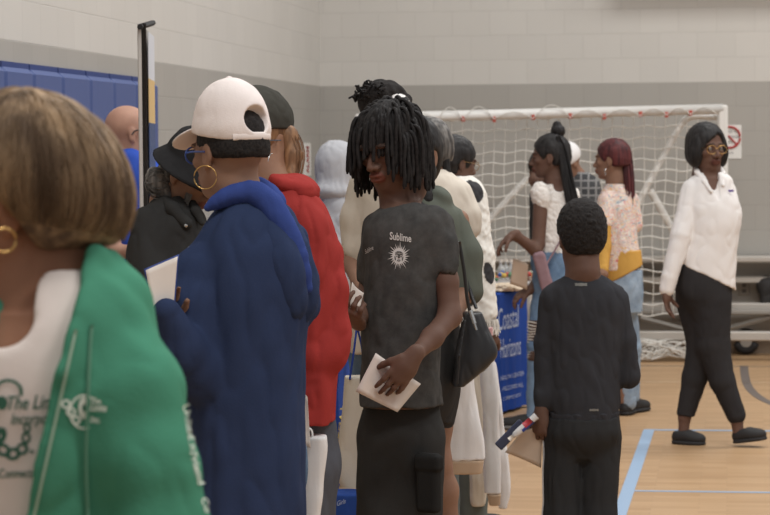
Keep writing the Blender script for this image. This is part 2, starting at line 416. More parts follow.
def hoop(fig, px, py, rad_px, mat, dd=0, th=.0016, phi=90, name='earring', sx=1.0):
    c = fig.J(px, py, dd); a = np.linspace(0, 2*PI, 28, endpoint=False); h = fvec(phi); h = V(h[0], h[1], 0)
    L = np.array([c+unit(np.cross(UZ, h))*fig.r(rad_px)*sx*math.cos(t)+UZ*fig.r(rad_px)*math.sin(t) for t in a])
    return MB().tube(L, th, 6, True).build(name, mat, fig.root, smooth=True)
def sheet(name, corners, mat, root=None, base=None, bend=.01, th=.0012, n=8, parent=None):
    """thin sheet through 4 world corners (tl, tr, br, bl)"""
    c = [np.array(p, float) for p in corners]; nm = unit(np.cross(c[1]-c[0], c[3]-c[0])); v = []; f = []
    for sgn in (1, -1):
        for j in range(n+1):
            for i in range(n+1):
                u, w = i/n, j/n; p = (c[0]*(1-u)+c[1]*u)*(1-w)+(c[3]*(1-u)+c[2]*u)*w
                v.append(p+nm*(bend*math.sin(PI*u)*(.6+.4*w)+.4*bend*math.sin(2*w+u)+sgn*th/2))
    m = (n+1)**2
    for j in range(n):
        for i in range(n):
            a = j*(n+1)+i; f.append((a, a+1, a+n+2, a+n+1)); f.append((m+a, m+a+n+1, m+a+n+2, m+a+1))
    e = [i for i in range(n)]+[(j+1)*(n+1)-1 for j in range(n)]+[m-1-i for i in range(n)]+[(n-j)*(n+1) for j in range(n)]
    for i in range(len(e)): a, b = e[i], e[(i+1) % len(e)]; f.append((a, m+a, m+b, b))
    mb = MB(); mb.add(v, f); return mb.build(name, mat, parent, base, True)
def text_mesh(s, size=1.0, shear=0, bold=.0):
    cu = bpy.data.curves.new('t', 'FONT'); cu.body = s; cu.size = size; cu.align_x = 'CENTER'; cu.align_y = 'CENTER'; cu.shear = shear; cu.offset = bold; cu.resolution_u = 3
    o = bpy.data.objects.new('t', cu); COL.objects.link(o); bpy.context.view_layer.update()
    me = o.to_mesh(); v = np.array([p.co[:] for p in me.vertices]); f = [tuple(p.vertices) for p in me.polygons]; o.to_mesh_clear()
    bpy.data.objects.remove(o); bpy.data.curves.remove(cu); return v, f
def bvh_of(o):
    me = o.data; b = wbase(o); n = len(me.vertices); a = np.empty(n*3, np.float32); me.vertices.foreach_get('co', a); v = a.reshape(-1, 3)+b
    return BVHTree.FromPolygons([Vector(p) for p in v], [tuple(p.vertices) for p in me.polygons])
def print_on(name, target, v, f, M, mat, off=.002, bv=None):
    """lay flat artwork (x right, y up) on a garment; M = (cx,cy,ax,ay,bx,by): px = cx+ax*x+bx*y, py = cy+ay*x+by*y"""
    bv = bv or bvh_of(target); out = []; last = 5.0
    for p in v:
        px = M[0]+M[2]*p[0]+M[4]*p[1]; py = M[1]+M[3]*p[0]+M[5]*p[1]; d = unit(ray(px, py)); h = bv.ray_cast(Vector(CAM), Vector(d))
        if h[0] is not None: last = h[3]
        out.append(CAM+d*(last-off))
    mb = MB(); mb.add(out, f); return mb.build(name, mat, target)
def hairtubes(name, lines, radii, mat, parent, n=5):
    v, f = tubes(lines, radii, n); o = link(name, npmesh(name, v-wbase(parent), f), mat, parent); return o
def fall(H, roots, length, spread=.4, steps=12, col=((-.012, 0, .03), (.112, .092, .108)), g=.55, extra=None, back=0):
    """locks that leave the scalp at roots (f,s,u) and hang, staying outside an ellipsoid"""
    c, r = np.array(col[0]), np.array(col[1]); out = []
    gl = np.array([0-H.F[2], -H.S[2], -H.U[2]])   # world down in head axes
    for p0, L in zip(roots, length):
        p = np.array(p0, float); v = unit((p-c)/r**2)*spread+rng.normal(size=3)*.12; v = unit(v); pts = [p.copy()]; st = L/steps
        for i in range(steps):
            v = unit(v*(1-g)+gl*g+rng.normal(size=3)*.05); p = p+v*st; q = (p-c)/r; m = np.linalg.norm(q)
            if m < 1 and p[2] > c[2]-.05:
                p = c+q/m*r
            elif p[2] <= c[2]-.05:
                q2 = (p-c)/r; m2 = np.hypot(q2[0], q2[1]); lim = .92
                if m2 < lim: p[0] = c[0]+q2[0]/m2*lim*r[0]; p[1] = c[1]+q2[1]/m2*lim*r[1]
            pts.append(p.copy())
        out.append(np.array([H.w(*q) for q in pts]))
    return out
# ---------------------------------------------------------------- room
cn = G(322.7, 351.5); YB = cn[1]; XL = cn[0]; BH = (YB*0+.1934)
def hit_back(px, py): d = ray(px, py); return CAM+d*((YB-CAM[1])/d[1])
def hit_left(px, py): d = ray(px, py); return CAM+d*((XL-CAM[0])/d[0])
ZT = 2.1274
def blockwall(name, axis, phase):
    m, n, b = newmat(name); L = n.links; tc = nd(n, 'ShaderNodeTexCoord'); sp = nd(n, 'ShaderNodeSeparateXYZ'); L.new(tc.outputs['Object'], sp.inputs[0])
    ad = nd(n, 'ShaderNodeMath', operation='SUBTRACT'); ad.inputs[1].default_value = phase; L.new(sp.outputs[axis], ad.inputs[0])
    cb = nd(n, 'ShaderNodeCombineXYZ'); L.new(ad.outputs[0], cb.inputs[0]); L.new(sp.outputs[2], cb.inputs[1])
    br = nd(n, 'ShaderNodeTexBrick', Scale=1.0); br.inputs['Brick Width'].default_value = .2965; br.inputs['Row Height'].default_value = .1934
    br.inputs['Mortar Size'].default_value = .0035; br.inputs['Mortar Smooth'].default_value = .6; br.inputs['Bias'].default_value = 0
    br.inputs['Color1'].default_value = (.96, .96, .96, 1); br.inputs['Color2'].default_value = (1.0, 1.0, 1.0, 1); br.inputs['Mortar'].default_value = (.90, .90, .90, 1)
    L.new(cb.outputs[0], br.inputs['Vector'])
    gt = nd(n, 'ShaderNodeMath', operation='GREATER_THAN'); gt.inputs[1].default_value = ZT; L.new(sp.outputs[2], gt.inputs[0])
    mx = nd(n, 'ShaderNodeMix', data_type='RGBA'); mx.inputs[6].default_value = (*lin(WLO), 1); mx.inputs[7].default_value = (*lin(WUP), 1); L.new(gt.outputs[0], mx.inputs[0])
    mu = nd(n, 'ShaderNodeMix', data_type='RGBA', blend_type='MULTIPLY'); mu.inputs[0].default_value = 1; L.new(mx.outputs[2], mu.inputs[6]); L.new(br.outputs['Color'], mu.inputs[7])
    ns = nd(n, 'ShaderNodeTexNoise', Scale=1.2, Detail=6.0); L.new(tc.outputs['Object'], ns.inputs['Vector'])
    rp = nd(n, 'ShaderNodeMapRange'); rp.inputs[3].default_value = .95; rp.inputs[4].default_value = 1.04; L.new(ns.outputs['Fac'], rp.inputs[0])
    m3 = nd(n, 'ShaderNodeMix', data_type='RGBA', blend_type='MULTIPLY'); m3.inputs[0].default_value = 1; L.new(mu.outputs[2], m3.inputs[6]); L.new(rp.outputs[0], m3.inputs[7]); L.new(m3.outputs[2], b.inputs['Base Color'])
    bp = nd(n, 'ShaderNodeBump', Strength=.4, Distance=.004); inv = nd(n, 'ShaderNodeMath', operation='SUBTRACT'); inv.inputs[0].default_value = 1; L.new(br.outputs['Fac'], inv.inputs[1])
    n3 = nd(n, 'ShaderNodeTexNoise', Scale=90.0, Detail=3.0); L.new(tc.outputs['Object'], n3.inputs['Vector'])
    a2 = nd(n, 'ShaderNodeMath', operation='MULTIPLY_ADD'); a2.inputs[1].default_value = .12; L.new(n3.outputs['Fac'], a2.inputs[0]); L.new(inv.outputs[0], a2.inputs[2])
    L.new(a2.outputs[0], bp.inputs['Height']); L.new(bp.outputs['Normal'], b.inputs['Normal']); b.inputs['Roughness'].default_value = .6; b.inputs['Specular IOR Level'].default_value = .3
    return m
WUP = (204, 199, 191); WLO = (168, 163, 155)
def slab(name, lo, hi, mat, kind='structure'):
    lo = np.array(lo, float); hi = np.array(hi, float); o = MB().box((lo+hi)/2, (hi-lo)/2).build(name, mat, None, V(0, 0, 0)); return tag(o, kind=kind)
pj = hit_back(659, 45); rj = int(pj[2]/.1934)
slab('wall_back', (XL-.2, YB, 0), (9, YB+.2, 5.2), blockwall('painted_block', 0, pj[0]-(.148 if rj % 2 == 0 else 0)))
slab('wall_left', (XL-.2, -4, 0), (XL, YB, 5.2), blockwall('painted_block_side', 1, .1))
def floormat():
    m, n, b = newmat('maple_floor'); L = n.links; tc = nd(n, 'ShaderNodeTexCoord'); sp = nd(n, 'ShaderNodeSeparateXYZ'); L.new(tc.outputs['Object'], sp.inputs[0])
    cb = nd(n, 'ShaderNodeCombineXYZ'); L.new(sp.outputs[0], cb.inputs[0]); L.new(sp.outputs[1], cb.inputs[1])
    br = nd(n, 'ShaderNodeTexBrick', Scale=1.0); br.inputs['Brick Width'].default_value = .34; br.inputs['Row Height'].default_value = .065; br.inputs['Mortar Size'].default_value = .0012; br.inputs['Bias'].default_value = 0
    br.inputs['Color1'].default_value = (*lin((194, 154, 110)), 1); br.inputs['Color2'].default_value = (*lin((180, 139, 96)), 1); br.inputs['Mortar'].default_value = (*lin((168, 130, 94)), 1); L.new(cb.outputs[0], br.inputs['Vector'])
    br.offset_frequency = 2; br.offset = .37
    ns = nd(n, 'ShaderNodeTexNoise', Scale=3.0, Detail=5.0); L.new(cb.outputs[0], ns.inputs['Vector'])
    rp = nd(n, 'ShaderNodeMapRange'); rp.inputs[3].default_value = .9; rp.inputs[4].default_value = 1.08; L.new(ns.outputs['Fac'], rp.inputs[0])
    mu = nd(n, 'ShaderNodeMix', data_type='RGBA', blend_type='MULTIPLY'); mu.inputs[0].default_value = 1; L.new(br.outputs['Color'], mu.inputs[6]); L.new(rp.outputs[0], mu.inputs[7]); L.new(mu.outputs[2], b.inputs['Base Color'])
    b.inputs['Roughness'].default_value = .42; b.inputs['Specular IOR Level'].default_value = .35
    return m
slab('floor', (XL, -4, -.1), (9, YB, 0), floormat())
slab('baseboard_back', (XL+.01, YB-.012, 0), (9, YB, .1), plain('cove_base', (150, 128, 105), .6))
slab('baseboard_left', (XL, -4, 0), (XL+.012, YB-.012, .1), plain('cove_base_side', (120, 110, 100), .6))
MBLUE = plain('blue_line_paint', (150, 178, 208), .45); MDARK = plain('dark_line_paint', (110, 98, 92), .45)
tn = 0
def line(a, b, w, mat, z=.002):
    global tn
    a = np.array(a); b = np.array(b); d = unit(b-a); s = np.cross(d, UZ); m = MB(); m.box((a+b)/2+UZ*z/2, (np.linalg.norm(b-a)/2, w/2, z/2), (d, s, UZ)); tn += 1
    return tag(m.build('trim_%d' % tn, mat, None, (0, 0, 0)), kind='structure')
a = G(649, 430); e1 = G(618, 519); a2 = V(9, a[1], 0); line(a-V(.025, 0, 0), a2, .05, MBLUE)
line(a, V(a[0]+(e1[0]-a[0])*2.2, a[1]+(e1[1]-a[1])*2.2, 0), .062, MBLUE, .003)
b_ = G(628, 491); line(V(b_[0]+.03, b_[1], 0), V(9, b_[1], 0), .03, MBLUE, .0025)
l3 = G(650, 366); line(V(XL+.6, l3[1], 0), V(9, l3[1], 0), .02, MDARK)
l3 = G(650, 382); line(V(XL+2.4, l3[1], 0), V(9, l3[1], 0), .02, plain('pale_line_paint', (205, 178, 145), .45))
pts = [(744, 366), (745, 376), (748, 386), (756, 395), (770, 403), (795, 412)]; L_ = smooth_line([G(*p) for p in pts], 24); v = []; f = []
for i, p in enumerate(L_):
    t = unit(L_[min(i+1, 23)]-L_[max(i-1, 0)]); s = np.cross(t, UZ)*.03
    v += [p+s, p-s, p+s+UZ*.002, p-s+UZ*.002]
    if i: k = 4*i; f += [(k-2, k+2, k+3, k-1), (k-4, k, k+2, k-2), (k-1, k+3, k+1, k-3)]
tn += 1; tag(MB().add(v, f).build('trim_%d' % tn, MDARK, None, (0, 0, 0)), kind='structure')
# wall pads
padm = plain('blue_vinyl', (72, 90, 146), .55, var=.05); padb = plain('blue_vinyl_edge', (48, 66, 126), .6)
xs = [-40, -10, 19, 48.5, 77, 101, 124, 146]; tops = lambda px: 69+(px)*.118
zt = hit_left(77, 76)[2]
for i in range(len(xs)-1):
    y0 = hit_left(xs[i], 110)[1]; y1 = hit_left(xs[i+1], 110)[1]
    t = MB().box((XL+.045, (y0+y1)/2, (.1+zt)/2), (.030, (y1-y0)/2-.004, (zt-.1)/2), bev=.022).build('wall_pad', padm, None, (XL, (y0+y1)/2, 0))
    t['label'] = 'blue vinyl wall pads hung side by side along the left wall'; t['category'] = 'wall pad'; t['group'] = 'blue wall pads'
    MB().box((XL+.008, (y0+y1)/2+.12, (.1+zt+.03)/2), (.0075, (y1-y0)/2-.01, (zt-.07)/2)).build('backing_board', padb, t)
px_ = hit_back(622, 60)
slab('trim_9', (px_[0], YB-.30, 3.02), (9, YB, 3.9), plain('shade_block_grey', (150, 145, 138), .6))  # unseen block added above the view to shade the wall's upper right
# narrow sign on the left wall
y0, y1 = hit_left(303, 150)[1], hit_left(309.5, 150)[1]; zz = hit_left(306, 143)[2], hit_left(306, 176)[2]
sg = empty('wall_sign', (XL, (y0+y1)/2, zz[1]), 'narrow white vertical sign with red letters on the left wall near the corner', 'sign')
SWHITE = plain('sign_white', (225, 222, 216), .5); SRED = plain('sign_red', (186, 52, 48), .5); SDARK = plain('sign_dark', (60, 60, 62), .5)
MB().box((XL+.006, (y0+y1)/2, (zz[0]+zz[1])/2), (.005, (y1-y0)/2, (zz[0]-zz[1])/2)).build('panel', SWHITE, sg)
v, f = text_mesh('ALARM', .062, bold=.002); mb = MB()
# vertical red lettering reading upward
w = V(XL+.013, (y0+y1)/2, (zz[0]+zz[1])/2)
mb.add([w+V(0, -p[1]*2.6, p[0]*1.05) for p in v], f); mb.build('lettering', SRED, sg)
# prohibition poster right of the goal
c0 = hit_back(719, 125); c1 = hit_back(741.5, 158.5); cc = (c0+c1)/2; hw = abs(c1[0]-c0[0])/2; hh = abs(c1[2]-c0[2])/2
ps = empty('wall_poster', (cc[0], YB, c1[2]), 'white paper notice with a red crossed circle on the back wall beside the goal', 'sign')
MB().box((cc[0], YB-.003, cc[2]), (hw, .002, hh)).build('paper_sheet', SWHITE, ps)
mb = MB(); o = V(cc[0]-.004, YB-.008, cc[2]+.035); rr = .080
mb.tube([o+V(rr*math.cos(t), 0, rr*1.02*math.sin(t)) for t in np.linspace(0, 2*PI, 40, endpoint=False)], .0095, 6, True)
mb.tube([o+V(-rr*.7, 0, rr*.72), o+V(rr*.7, 0, -rr*.72)], .008, 6); mb.build('prohibition_symbol', SRED, ps)
for tx, dz, sz in (('FOOD OR', .045, .034), ('BEVERAGE', .002, .03), ('IN', -.04, .034), ('GYM', -.125, .022)):
    v, f = text_mesh(tx, sz); MB().add([V(cc[0]+p[0], YB-.0065, cc[2]+.035+dz+p[1]) for p in v], f).build('lettering', SDARK, ps)
# outlet
o = hit_back(744, 288); t = MB().box((o[0], YB-.006, o[2]), (.045, .006, .058), bev=.004).build('wall_outlet', plain('outlet_plate', (150, 142, 132), .5), None, (o[0], YB, o[2]-.06))
tag(t, 'metal outlet plate low on the back wall behind the aluminium bleacher', 'outlet')
m = MB()
for k in (-1, 1): m.box((o[0], YB-.0135, o[2]+k*.022), (.016, .002, .014), bev=.001)
m.build('socket', plain('outlet_dark', (90, 84, 80), .5), t)
# ---------------------------------------------------------------- goal
GW = plain('goal_white', (226, 222, 216), .4, var=.03); CLIP = plain('clip_red', (190, 70, 50), .5)
ZG = 17.9
def gp(px, py, dd=0): return P(px, py, ZG)+F0*dd
gb = gp(723, 350); gr = empty('soccer_goal', V(gb[0], gb[1], 0), 'white tubular soccer goal with a net standing before the back wall', 'soccer goal')
m = MB(); m.tube([gp(360, 118), gp(540, 113.5), gp(723, 109)], .038, 12); m.build('crossbar', GW, gr, smooth=True)
for px, py in ((723, 105), (360, 114)):
    p = gp(px, py); m = MB(); m.box((p[0], p[1], (p[2])/2), (.036, .036, p[2]/2), bev=.012); m.build('post', GW, gr)
def pipe(name, pts, r, mat, root, n=10): return MB().tube(smooth_line(pts, 26), r, n).build(name, mat, root, smooth=True)
pipe('net_stay', [gp(719, 117, .1), gp(700, 116, .12), gp(690, 118, .14), gp(683, 126, .17), gp(668, 153, .19), gp(635, 216, .24), gp(606, 275, .3)], .026, GW, gr)
pipe('net_stay', [gp(653, 190, .26), gp(665, 210, .27), gp(705, 280, .33)], .03, GW, gr)
pipe('net_stay', [gp(532, 176, .2), gp(500, 210, .22), gp(455, 262, .3)], .026, GW, gr)
for px in (412, 437, 463, 494, 533, 570, 604, 640, 666, 690):
    m = MB(); m.box(gp(px, 121-(px-412)*.024+((px*7) % 5-2)*.6, -.03), (.013, .012, .02), bev=.003); m.build('net_clip', CLIP, gr)
NET = plain('net_cord', (226, 222, 214), .8); lines = []
x0, x1, y0, y1 = 366, 721, 121, 322
nxl, nyl = 33, 18
def netp(u, w):
    px = x0+(x1-x0)*u; py = y0-(px-412)*.024+(y1-y0)*w; py += 2.2*math.sin(px*.055+3*w)*w*(1-.2*w)+1.1*math.sin(px*.21+w*9); px2 = px+1.6*math.sin(py*.045+u*8)*math.sin(PI*min(1, w))
    return gp(px2, py, .08+.22*w+.03*math.sin(px*.03+w*5))
for i in range(nxl+1): lines.append(np.array([netp(i/nxl, t) for t in np.linspace(0, 1, 26)]))
for j in range(nyl+1): lines.append(np.array([netp(t, j/nyl) for t in np.linspace(0, 1, 90)]))
v, f = tubes(lines, [.0032]*(nxl+1)+[.0046]*(nyl+1), 4); link('net', npmesh('net', v-wbase(gr), f), NET, gr)
# slack cord looped along the bar and the heap of net on the floor
m = MB(); cl = []
cx = [412, 437, 463, 494, 533, 570, 604, 640, 666, 690, 716]
for a, b in zip(cx[:-1], cx[1:]):
    s = 1 if (a % 2) else -1
    cl.append(np.array([gp(a+(b-a)*t, 121-(a-412)*.024-13*math.sin(PI*t)*(1 if s > 0 else .55), -.045) for t in np.linspace(0, 1, 12)]))
v, f = tubes(cl, [.0028]*len(cl), 4); link('lacing_cord', npmesh('lacing', v-wbase(gr), f), NET, gr)
hp = []; r_ = np.random.default_rng(3)
for i in range(34):
    cxp = r_.uniform(632, 690); base = gp(cxp, 334, .25); base[2] = 0; hh_ = .12*max(0, 1-abs((cxp-655)/42)**1.5)+.03
    t = np.linspace(0, 1, 14); a = r_.uniform(0, 6, 3)
    hp.append(np.array([base+R0*(.25*math.sin(3*q+a[0])+.2*(q-.5))+F0*(.07*math.sin(4*q+a[1]))+UZ*(.02+hh_*abs(math.sin(3*q+a[2]))) for q in t]))
v, f = tubes(hp, [.0042]*34, 4); link('net_heap', npmesh('heap', v-wbase(gr), f), NET, gr)
# ---------------------------------------------------------------- bleacher
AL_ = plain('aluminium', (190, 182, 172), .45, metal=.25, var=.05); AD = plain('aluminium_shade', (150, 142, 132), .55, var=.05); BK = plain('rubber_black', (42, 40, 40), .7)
ZBl = 18.4; bl0 = P(480, 300, ZBl); bl = empty('bleacher', V(bl0[0], bl0[1], 0), 'low grey aluminium bleacher with plank rows against the back wall behind the goal', 'bleacher')
rt = XL+8.6
xa = P(478, 300, 18.9)[0]
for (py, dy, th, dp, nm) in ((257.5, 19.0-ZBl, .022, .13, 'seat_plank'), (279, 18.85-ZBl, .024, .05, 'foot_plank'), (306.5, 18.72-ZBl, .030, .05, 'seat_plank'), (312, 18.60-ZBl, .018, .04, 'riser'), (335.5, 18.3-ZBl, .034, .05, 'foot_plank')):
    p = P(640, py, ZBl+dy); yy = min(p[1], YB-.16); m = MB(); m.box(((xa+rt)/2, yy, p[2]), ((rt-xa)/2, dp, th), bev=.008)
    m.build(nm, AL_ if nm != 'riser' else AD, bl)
yf = P(690, 345, 18.3)[1]
for px in (525, 690, 850):
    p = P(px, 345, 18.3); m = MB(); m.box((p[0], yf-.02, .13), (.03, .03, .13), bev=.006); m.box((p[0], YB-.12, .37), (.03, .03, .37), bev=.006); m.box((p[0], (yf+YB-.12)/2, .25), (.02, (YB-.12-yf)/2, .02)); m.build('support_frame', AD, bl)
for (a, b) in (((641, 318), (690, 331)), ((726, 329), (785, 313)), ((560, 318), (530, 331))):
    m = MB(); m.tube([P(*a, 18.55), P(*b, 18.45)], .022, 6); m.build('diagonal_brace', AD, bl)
wc = P(746, 334, 18.7); wc[2] = .105
w = MB(); w.tube([wc+V(.07*math.cos(t), 0, .07*math.sin(t)) for t in np.linspace(0, 2*PI, 24, endpoint=False)], .034, 8, True); ww = w.build('wheel', BK, bl, smooth=True)
MB().tube([wc-V(0, .03, 0), wc+V(0, .03, 0)], .045, 14).build('hub', AD, ww)
c = P(767, 292, 18.95); q = Sdf().box(V(c[0]+.07, min(c[1], YB-.16), c[2]), (.13, .09, .11), rad=.04); q.ell(V(c[0]+.0, min(c[1], YB-.16), c[2]+.07), (.09, .08, .08), None, .04)
v, f = q.mesh(.012, folds(.008, (.05, .05, .05), 5)); b0 = V(c[0]+.07, min(c[1], YB-.16), c[2]-.11)
o = link('duffel_bag', npmesh('bag', v-b0, f), plain('bag_black', (46, 43, 42), .8), None, b0); tag(o, 'black bag lying on a bleacher plank at the right edge, half out of frame', 'bag')
# ---------------------------------------------------------------- banner
ZN = 9.3; nb = P(146.5, 300, ZN); nb[2] = 0; bn = empty('retractable_banner', nb, 'tall retractable banner seen edge-on behind the bald man, pole showing', 'banner stand')
bd = unit(F0)    # runs away from the camera, nearly edge-on
def bp_(px, z, dd): p = P(px, 150, ZN+dd); return V(p[0], p[1], z)
hgt = P(150, 24, ZN)[2]
BG = plain('banner_back', (176, 168, 160), .6); BW = plain('banner_white', (205, 206, 212), .6); BY = plain('banner_yellow', (214, 176, 110), .6); BN = plain('banner_navy', (52, 74, 122), .6)
pan = MB(); x = bp_(139.2, 0, 0); y = bp_(150.2, 0, .62)
nrm = unit(np.cross(y-x, UZ)); ln = unit(y-x)
m = MB(); m.box((x+y)/2+UZ*(.09+hgt)/2, (np.linalg.norm(y-x)/2, .0015, (hgt-.09)/2), (ln, nrm, UZ)); o = m.build('banner_sheet', BG, bn)
sg_ = 1 if (ray(700, 150)@nrm) > (ray(0, 150)@nrm) else -1
def strip(nm, z0, z1, mat, a=.0, b_=1.0):
    m = MB(); m.box(x+(y-x)*(a+b_)/2+nrm*.003*sg_+UZ*(z0+z1)/2, (np.linalg.norm(y-x)*(b_-a)/2, .0012, (z1-z0)/2), (ln, nrm, UZ)); m.build(nm, mat, o)
z1 = P(150, 77, ZN)[2]; z2 = P(150, 122, ZN)[2]
# printed front panel, turned slightly to the camera on the right
m = MB(); xx = bp_(149.5, 0, .20); yy = bp_(155.2, 0, .62); l2 = unit(yy-xx); n2 = np.cross(l2, UZ)
for nm, a_, b2, mt in (('printed_panel_white', z1, hgt-.02, BW), ('printed_panel_yellow', z2, z1, BY), ('printed_panel_navy', .1, z2, BN)):
    mm = MB(); mm.box((xx+yy)/2+UZ*(a_+b2)/2, (np.linalg.norm(yy-xx)/2, .0015, (b2-a_)/2), (l2, n2, UZ)); mm.build(nm, mt, o)
mm = MB(); q0 = (xx*.3+yy*.7); k0, k1 = P(150, 88, ZN)[2], P(150, 109, ZN)[2]; mm.box(q0-n2*.003+UZ*(k0+k1)/2, (.05, .001, (k0-k1)/2), (l2, n2, UZ)); mm.build('printed_mark', BN, o)
m = MB(); p = bp_(145.2, 0, -.02); m.tube([p+UZ*.08, p+UZ*(hgt+.0)], .0095, 8); m.build('support_pole', BK, bn, smooth=True)
m = MB(); a = bp_(141.5, hgt, -.06); b = bp_(154.5, hgt, .5); m.tube([a-UZ*.015, b+UZ*.03], .012, 6); m.build('top_rail', BK, bn)
m = MB(); c = (bp_(140, 0, -.05)+bp_(153, 0, .5))/2; m.box(c+UZ*.045, (.36, .06, .045), (ln, nrm, UZ), bev=.01); m.build('base_case', AL_, bn)
# ---------------------------------------------------------------- shared materials
SKD = skin('skin_deep', (106, 76, 62)); SKM = skin('skin_brown', (142, 104, 82)); SKW = skin('skin_tan', (150, 108, 82)); SKL = skin('skin_light', (184, 138, 116))
SKG = skin('skin_warm_brown', (158, 108, 80))
HB = hairmat('hair_black', (44, 40, 39), (26, 23, 23)); HDR = hairmat('hair_locks', (42, 38, 37), (26, 23, 23), .75, (90, 90, 90)); HAF = hairmat('hair_coils', (46, 41, 39), (27, 24, 24), .9, (160, 160, 160))
HGY = hairmat('hair_grey', (128, 122, 116), (64, 60, 58)); HBR = hairmat('hair_light_brown', (158, 112, 74), (104, 70, 46)); HRD = hairmat('hair_dark_red', (104, 44, 44), (56, 26, 30))
GOLD = plain('gold', (216, 170, 96), .28, 1.0); SILV = plain('silver', (200, 198, 196), .25, 1.0); PAPER = fabric('paper_white', (226, 214, 204), .03, .8, 60, .05, 0); PAPT = fabric('paper_tan', (196, 172, 150), .04, .8, 60, .05, 0)
SHOEB = plain('shoe_black', (40, 38, 38), .7); SOLEW = plain('sole_grey', (120, 116, 112), .7); DENL = fabric('denim_light', (150, 166, 182), .14, c2=(112, 132, 154), blot=9); DENB = fabric('denim_blue', (96, 120, 146), .15, c2=(66, 88, 116), blot=9); DENG = fabric('denim_charcoal', (82, 82, 88), .15, c2=(60, 60, 66), blot=40)
BLK = fabric('black_cotton', (58, 56, 55), .10); BLK2 = fabric('black_knit', (56, 56, 60), .10)  # blacks raised in the base colour to imitate haze
def haircap(fig, mat, t=.008, nape=-.05, face=1.0, h=.006, fold=None, name='hair', low=True, side=True):
    H = fig.H; q = Sdf(); H.e(q, (-.014, 0, .034), (.098+t, .078+t, .091+t), .02)
    if low: H.e(q, (-.045, 0, -.015), (.062+t, .068+t*.8, .055+abs(nape)*.4), .03)
    H.e(q, (.10*face, 0, -.035), (.085, .084, .098), .012, 'sub')
    if side:
        for s_ in (-1, 1): H.e(q, (.0, s_*.085, -.03), (.028, .022, .045), .01, 'sub')
    q.cut(H.w(0, 0, nape), -H.U, .01)
    return fig.make(name, q, mat, h, fold or folds(.0025, (.012, .012, .012), 4))
def eyes(fig, h=None):
    H = fig.H
    for t in (-1, 1):
        m = MB(); m.sphere(H.w(.0795, t*.031, .003), .0125*H.k, 12, 8, H.B); o = m.build('eye', plain('eye_white', (150, 138, 130), .4), fig.root, smooth=True)
        m = MB(); m.sphere(H.w(.0885, t*.031, .003), .0048*H.k, 10, 6, H.B); m.build('iris', plain('iris_dark', (40, 28, 24), .2), o, smooth=True)
def glasses(fig, mat, r=.022, lens=None, temple=True, th=.0013):
    H = fig.H; m = MB()
    for t in (-1, 1):
        m.tube([H.w(.1, t*.031+r*1.15*math.cos(a), .0+r*.9*math.sin(a)) for a in np.linspace(0, 2*PI, 20, endpoint=False)], th, 6, True)
        if temple: m.tube([H.w(.1, t*(.031+r*1.1), .006), H.w(.05, t*.078, .008), H.w(-.005, t*.083, .006)], th, 5)
    m.tube([H.w(.1, -.008, .004), H.w(.106, 0, .007), H.w(.1, .008, .004)], th, 5); o = m.build('glasses', mat, fig.root, smooth=True); return o
def sun_art():
    v = []; f = []
    def poly(p): n = len(v); v.extend([(a, b, 0) for a, b in p]); f.append(tuple(range(n, n+len(p))))
    n = 26
    for i in range(n):
        a = 2*PI*i/n; L = (1.45, 1.2, 1.62, 1.25)[i % 4]; w = .10
        poly([(.80*math.cos(a-w), .80*math.sin(a-w)), (L*math.cos(a+.05), L*math.sin(a+.05)), (.80*math.cos(a+w), .80*math.sin(a+w))])
    def arc(r0, r1, a0, a1, cx=0, cy=0, n=10, sy=1):
        for i in range(n):
            p, q = a0+(a1-a0)*i/n, a0+(a1-a0)*(i+1)/n
            poly([(cx+r0*math.cos(p), cy+sy*r0*math.sin(p)), (cx+r1*math.cos(p), cy+sy*r1*math.sin(p)), (cx+r1*math.cos(q), cy+sy*r1*math.sin(q)), (cx+r0*math.cos(q), cy+sy*r0*math.sin(q))])
    arc(0, .86, 0, 2*PI, n=28)
    k = len(f)
    for s in (-1, 1):
        arc(.10, .20, 0, PI, s*.28, .08); arc(.18, .25, .2, PI-.2, s*.28, .2); arc(.05, .12, PI, 2*PI, s*.28, .02); poly([(s*.48, -.05), (s*.6, -.05), (s*.5, -.5), (s*.38, -.42)])
    poly([(-.07, .2), (.07, .2), (.13, -.22), (-.13, -.22)]); arc(.12, .22, 0, PI, 0, -.48, sy=.5); arc(.1, .2, PI, 2*PI, 0, -.48, sy=.5); poly([(-.3, .5), (.3, .5), (.2, .4), (-.2, .4)])
    return v, f[:k], f[k:]
# ---------------------------------------------------------------- teenager with locks
T = Fig('person', 'teenager with black locks over his eyes in a faded black T-shirt holding white papers', 400, 6.86)
T.head(391, 147, -38, 16, 4, 0, 1.0)
T.chain(T.body, [(393, 178, .01, 16), (400, 212, .02, 20)], .03)
tor = [(203, 392, 422, .07), (210, 376, 440, .09), (221, 366, 452, .11), (240, 363, 452, .12), (280, 364, 445, .12), (320, 363, 442, .115), (360, 361, 440, .115), (390, 360, 441, .118), (406, 359, 442, .12)]
T.rings(T.body, [(203, 390, 420, .06)]+[(a, b+4, c-4, d-.012) for a, b, c, d in tor[2:]], g=-.006)
ra = [(438, 226, -.05, 10.5), (446, 280, -.07, 11), (449, 314, -.09, 11), (431, 333, -.17, 10), (413, 349, -.24, 7)]
T.chain(T.body, ra, .02)
la = [(374, 226, .06, 9), (370, 268, .06, 9.5), (366, 303, .04, 9.5), (360, 314, -.06, 8), (358, 318, -.12, 6.5)]
T.chain(T.body, la, .02)
hand(T.body, T.J(411, 350, -.25), -R0*.58-UZ*.80-F0*.04, F0*.95-R0*.2, -1, (.22, .26, .32, .40), .88, .045, .5)
hand(T.body, T.J(357, 319, -.12), UZ*.35-R0*.2-F0*.7, UZ*.8+R0*.3, 1, (.7, .8, .9, 1.0), .9)
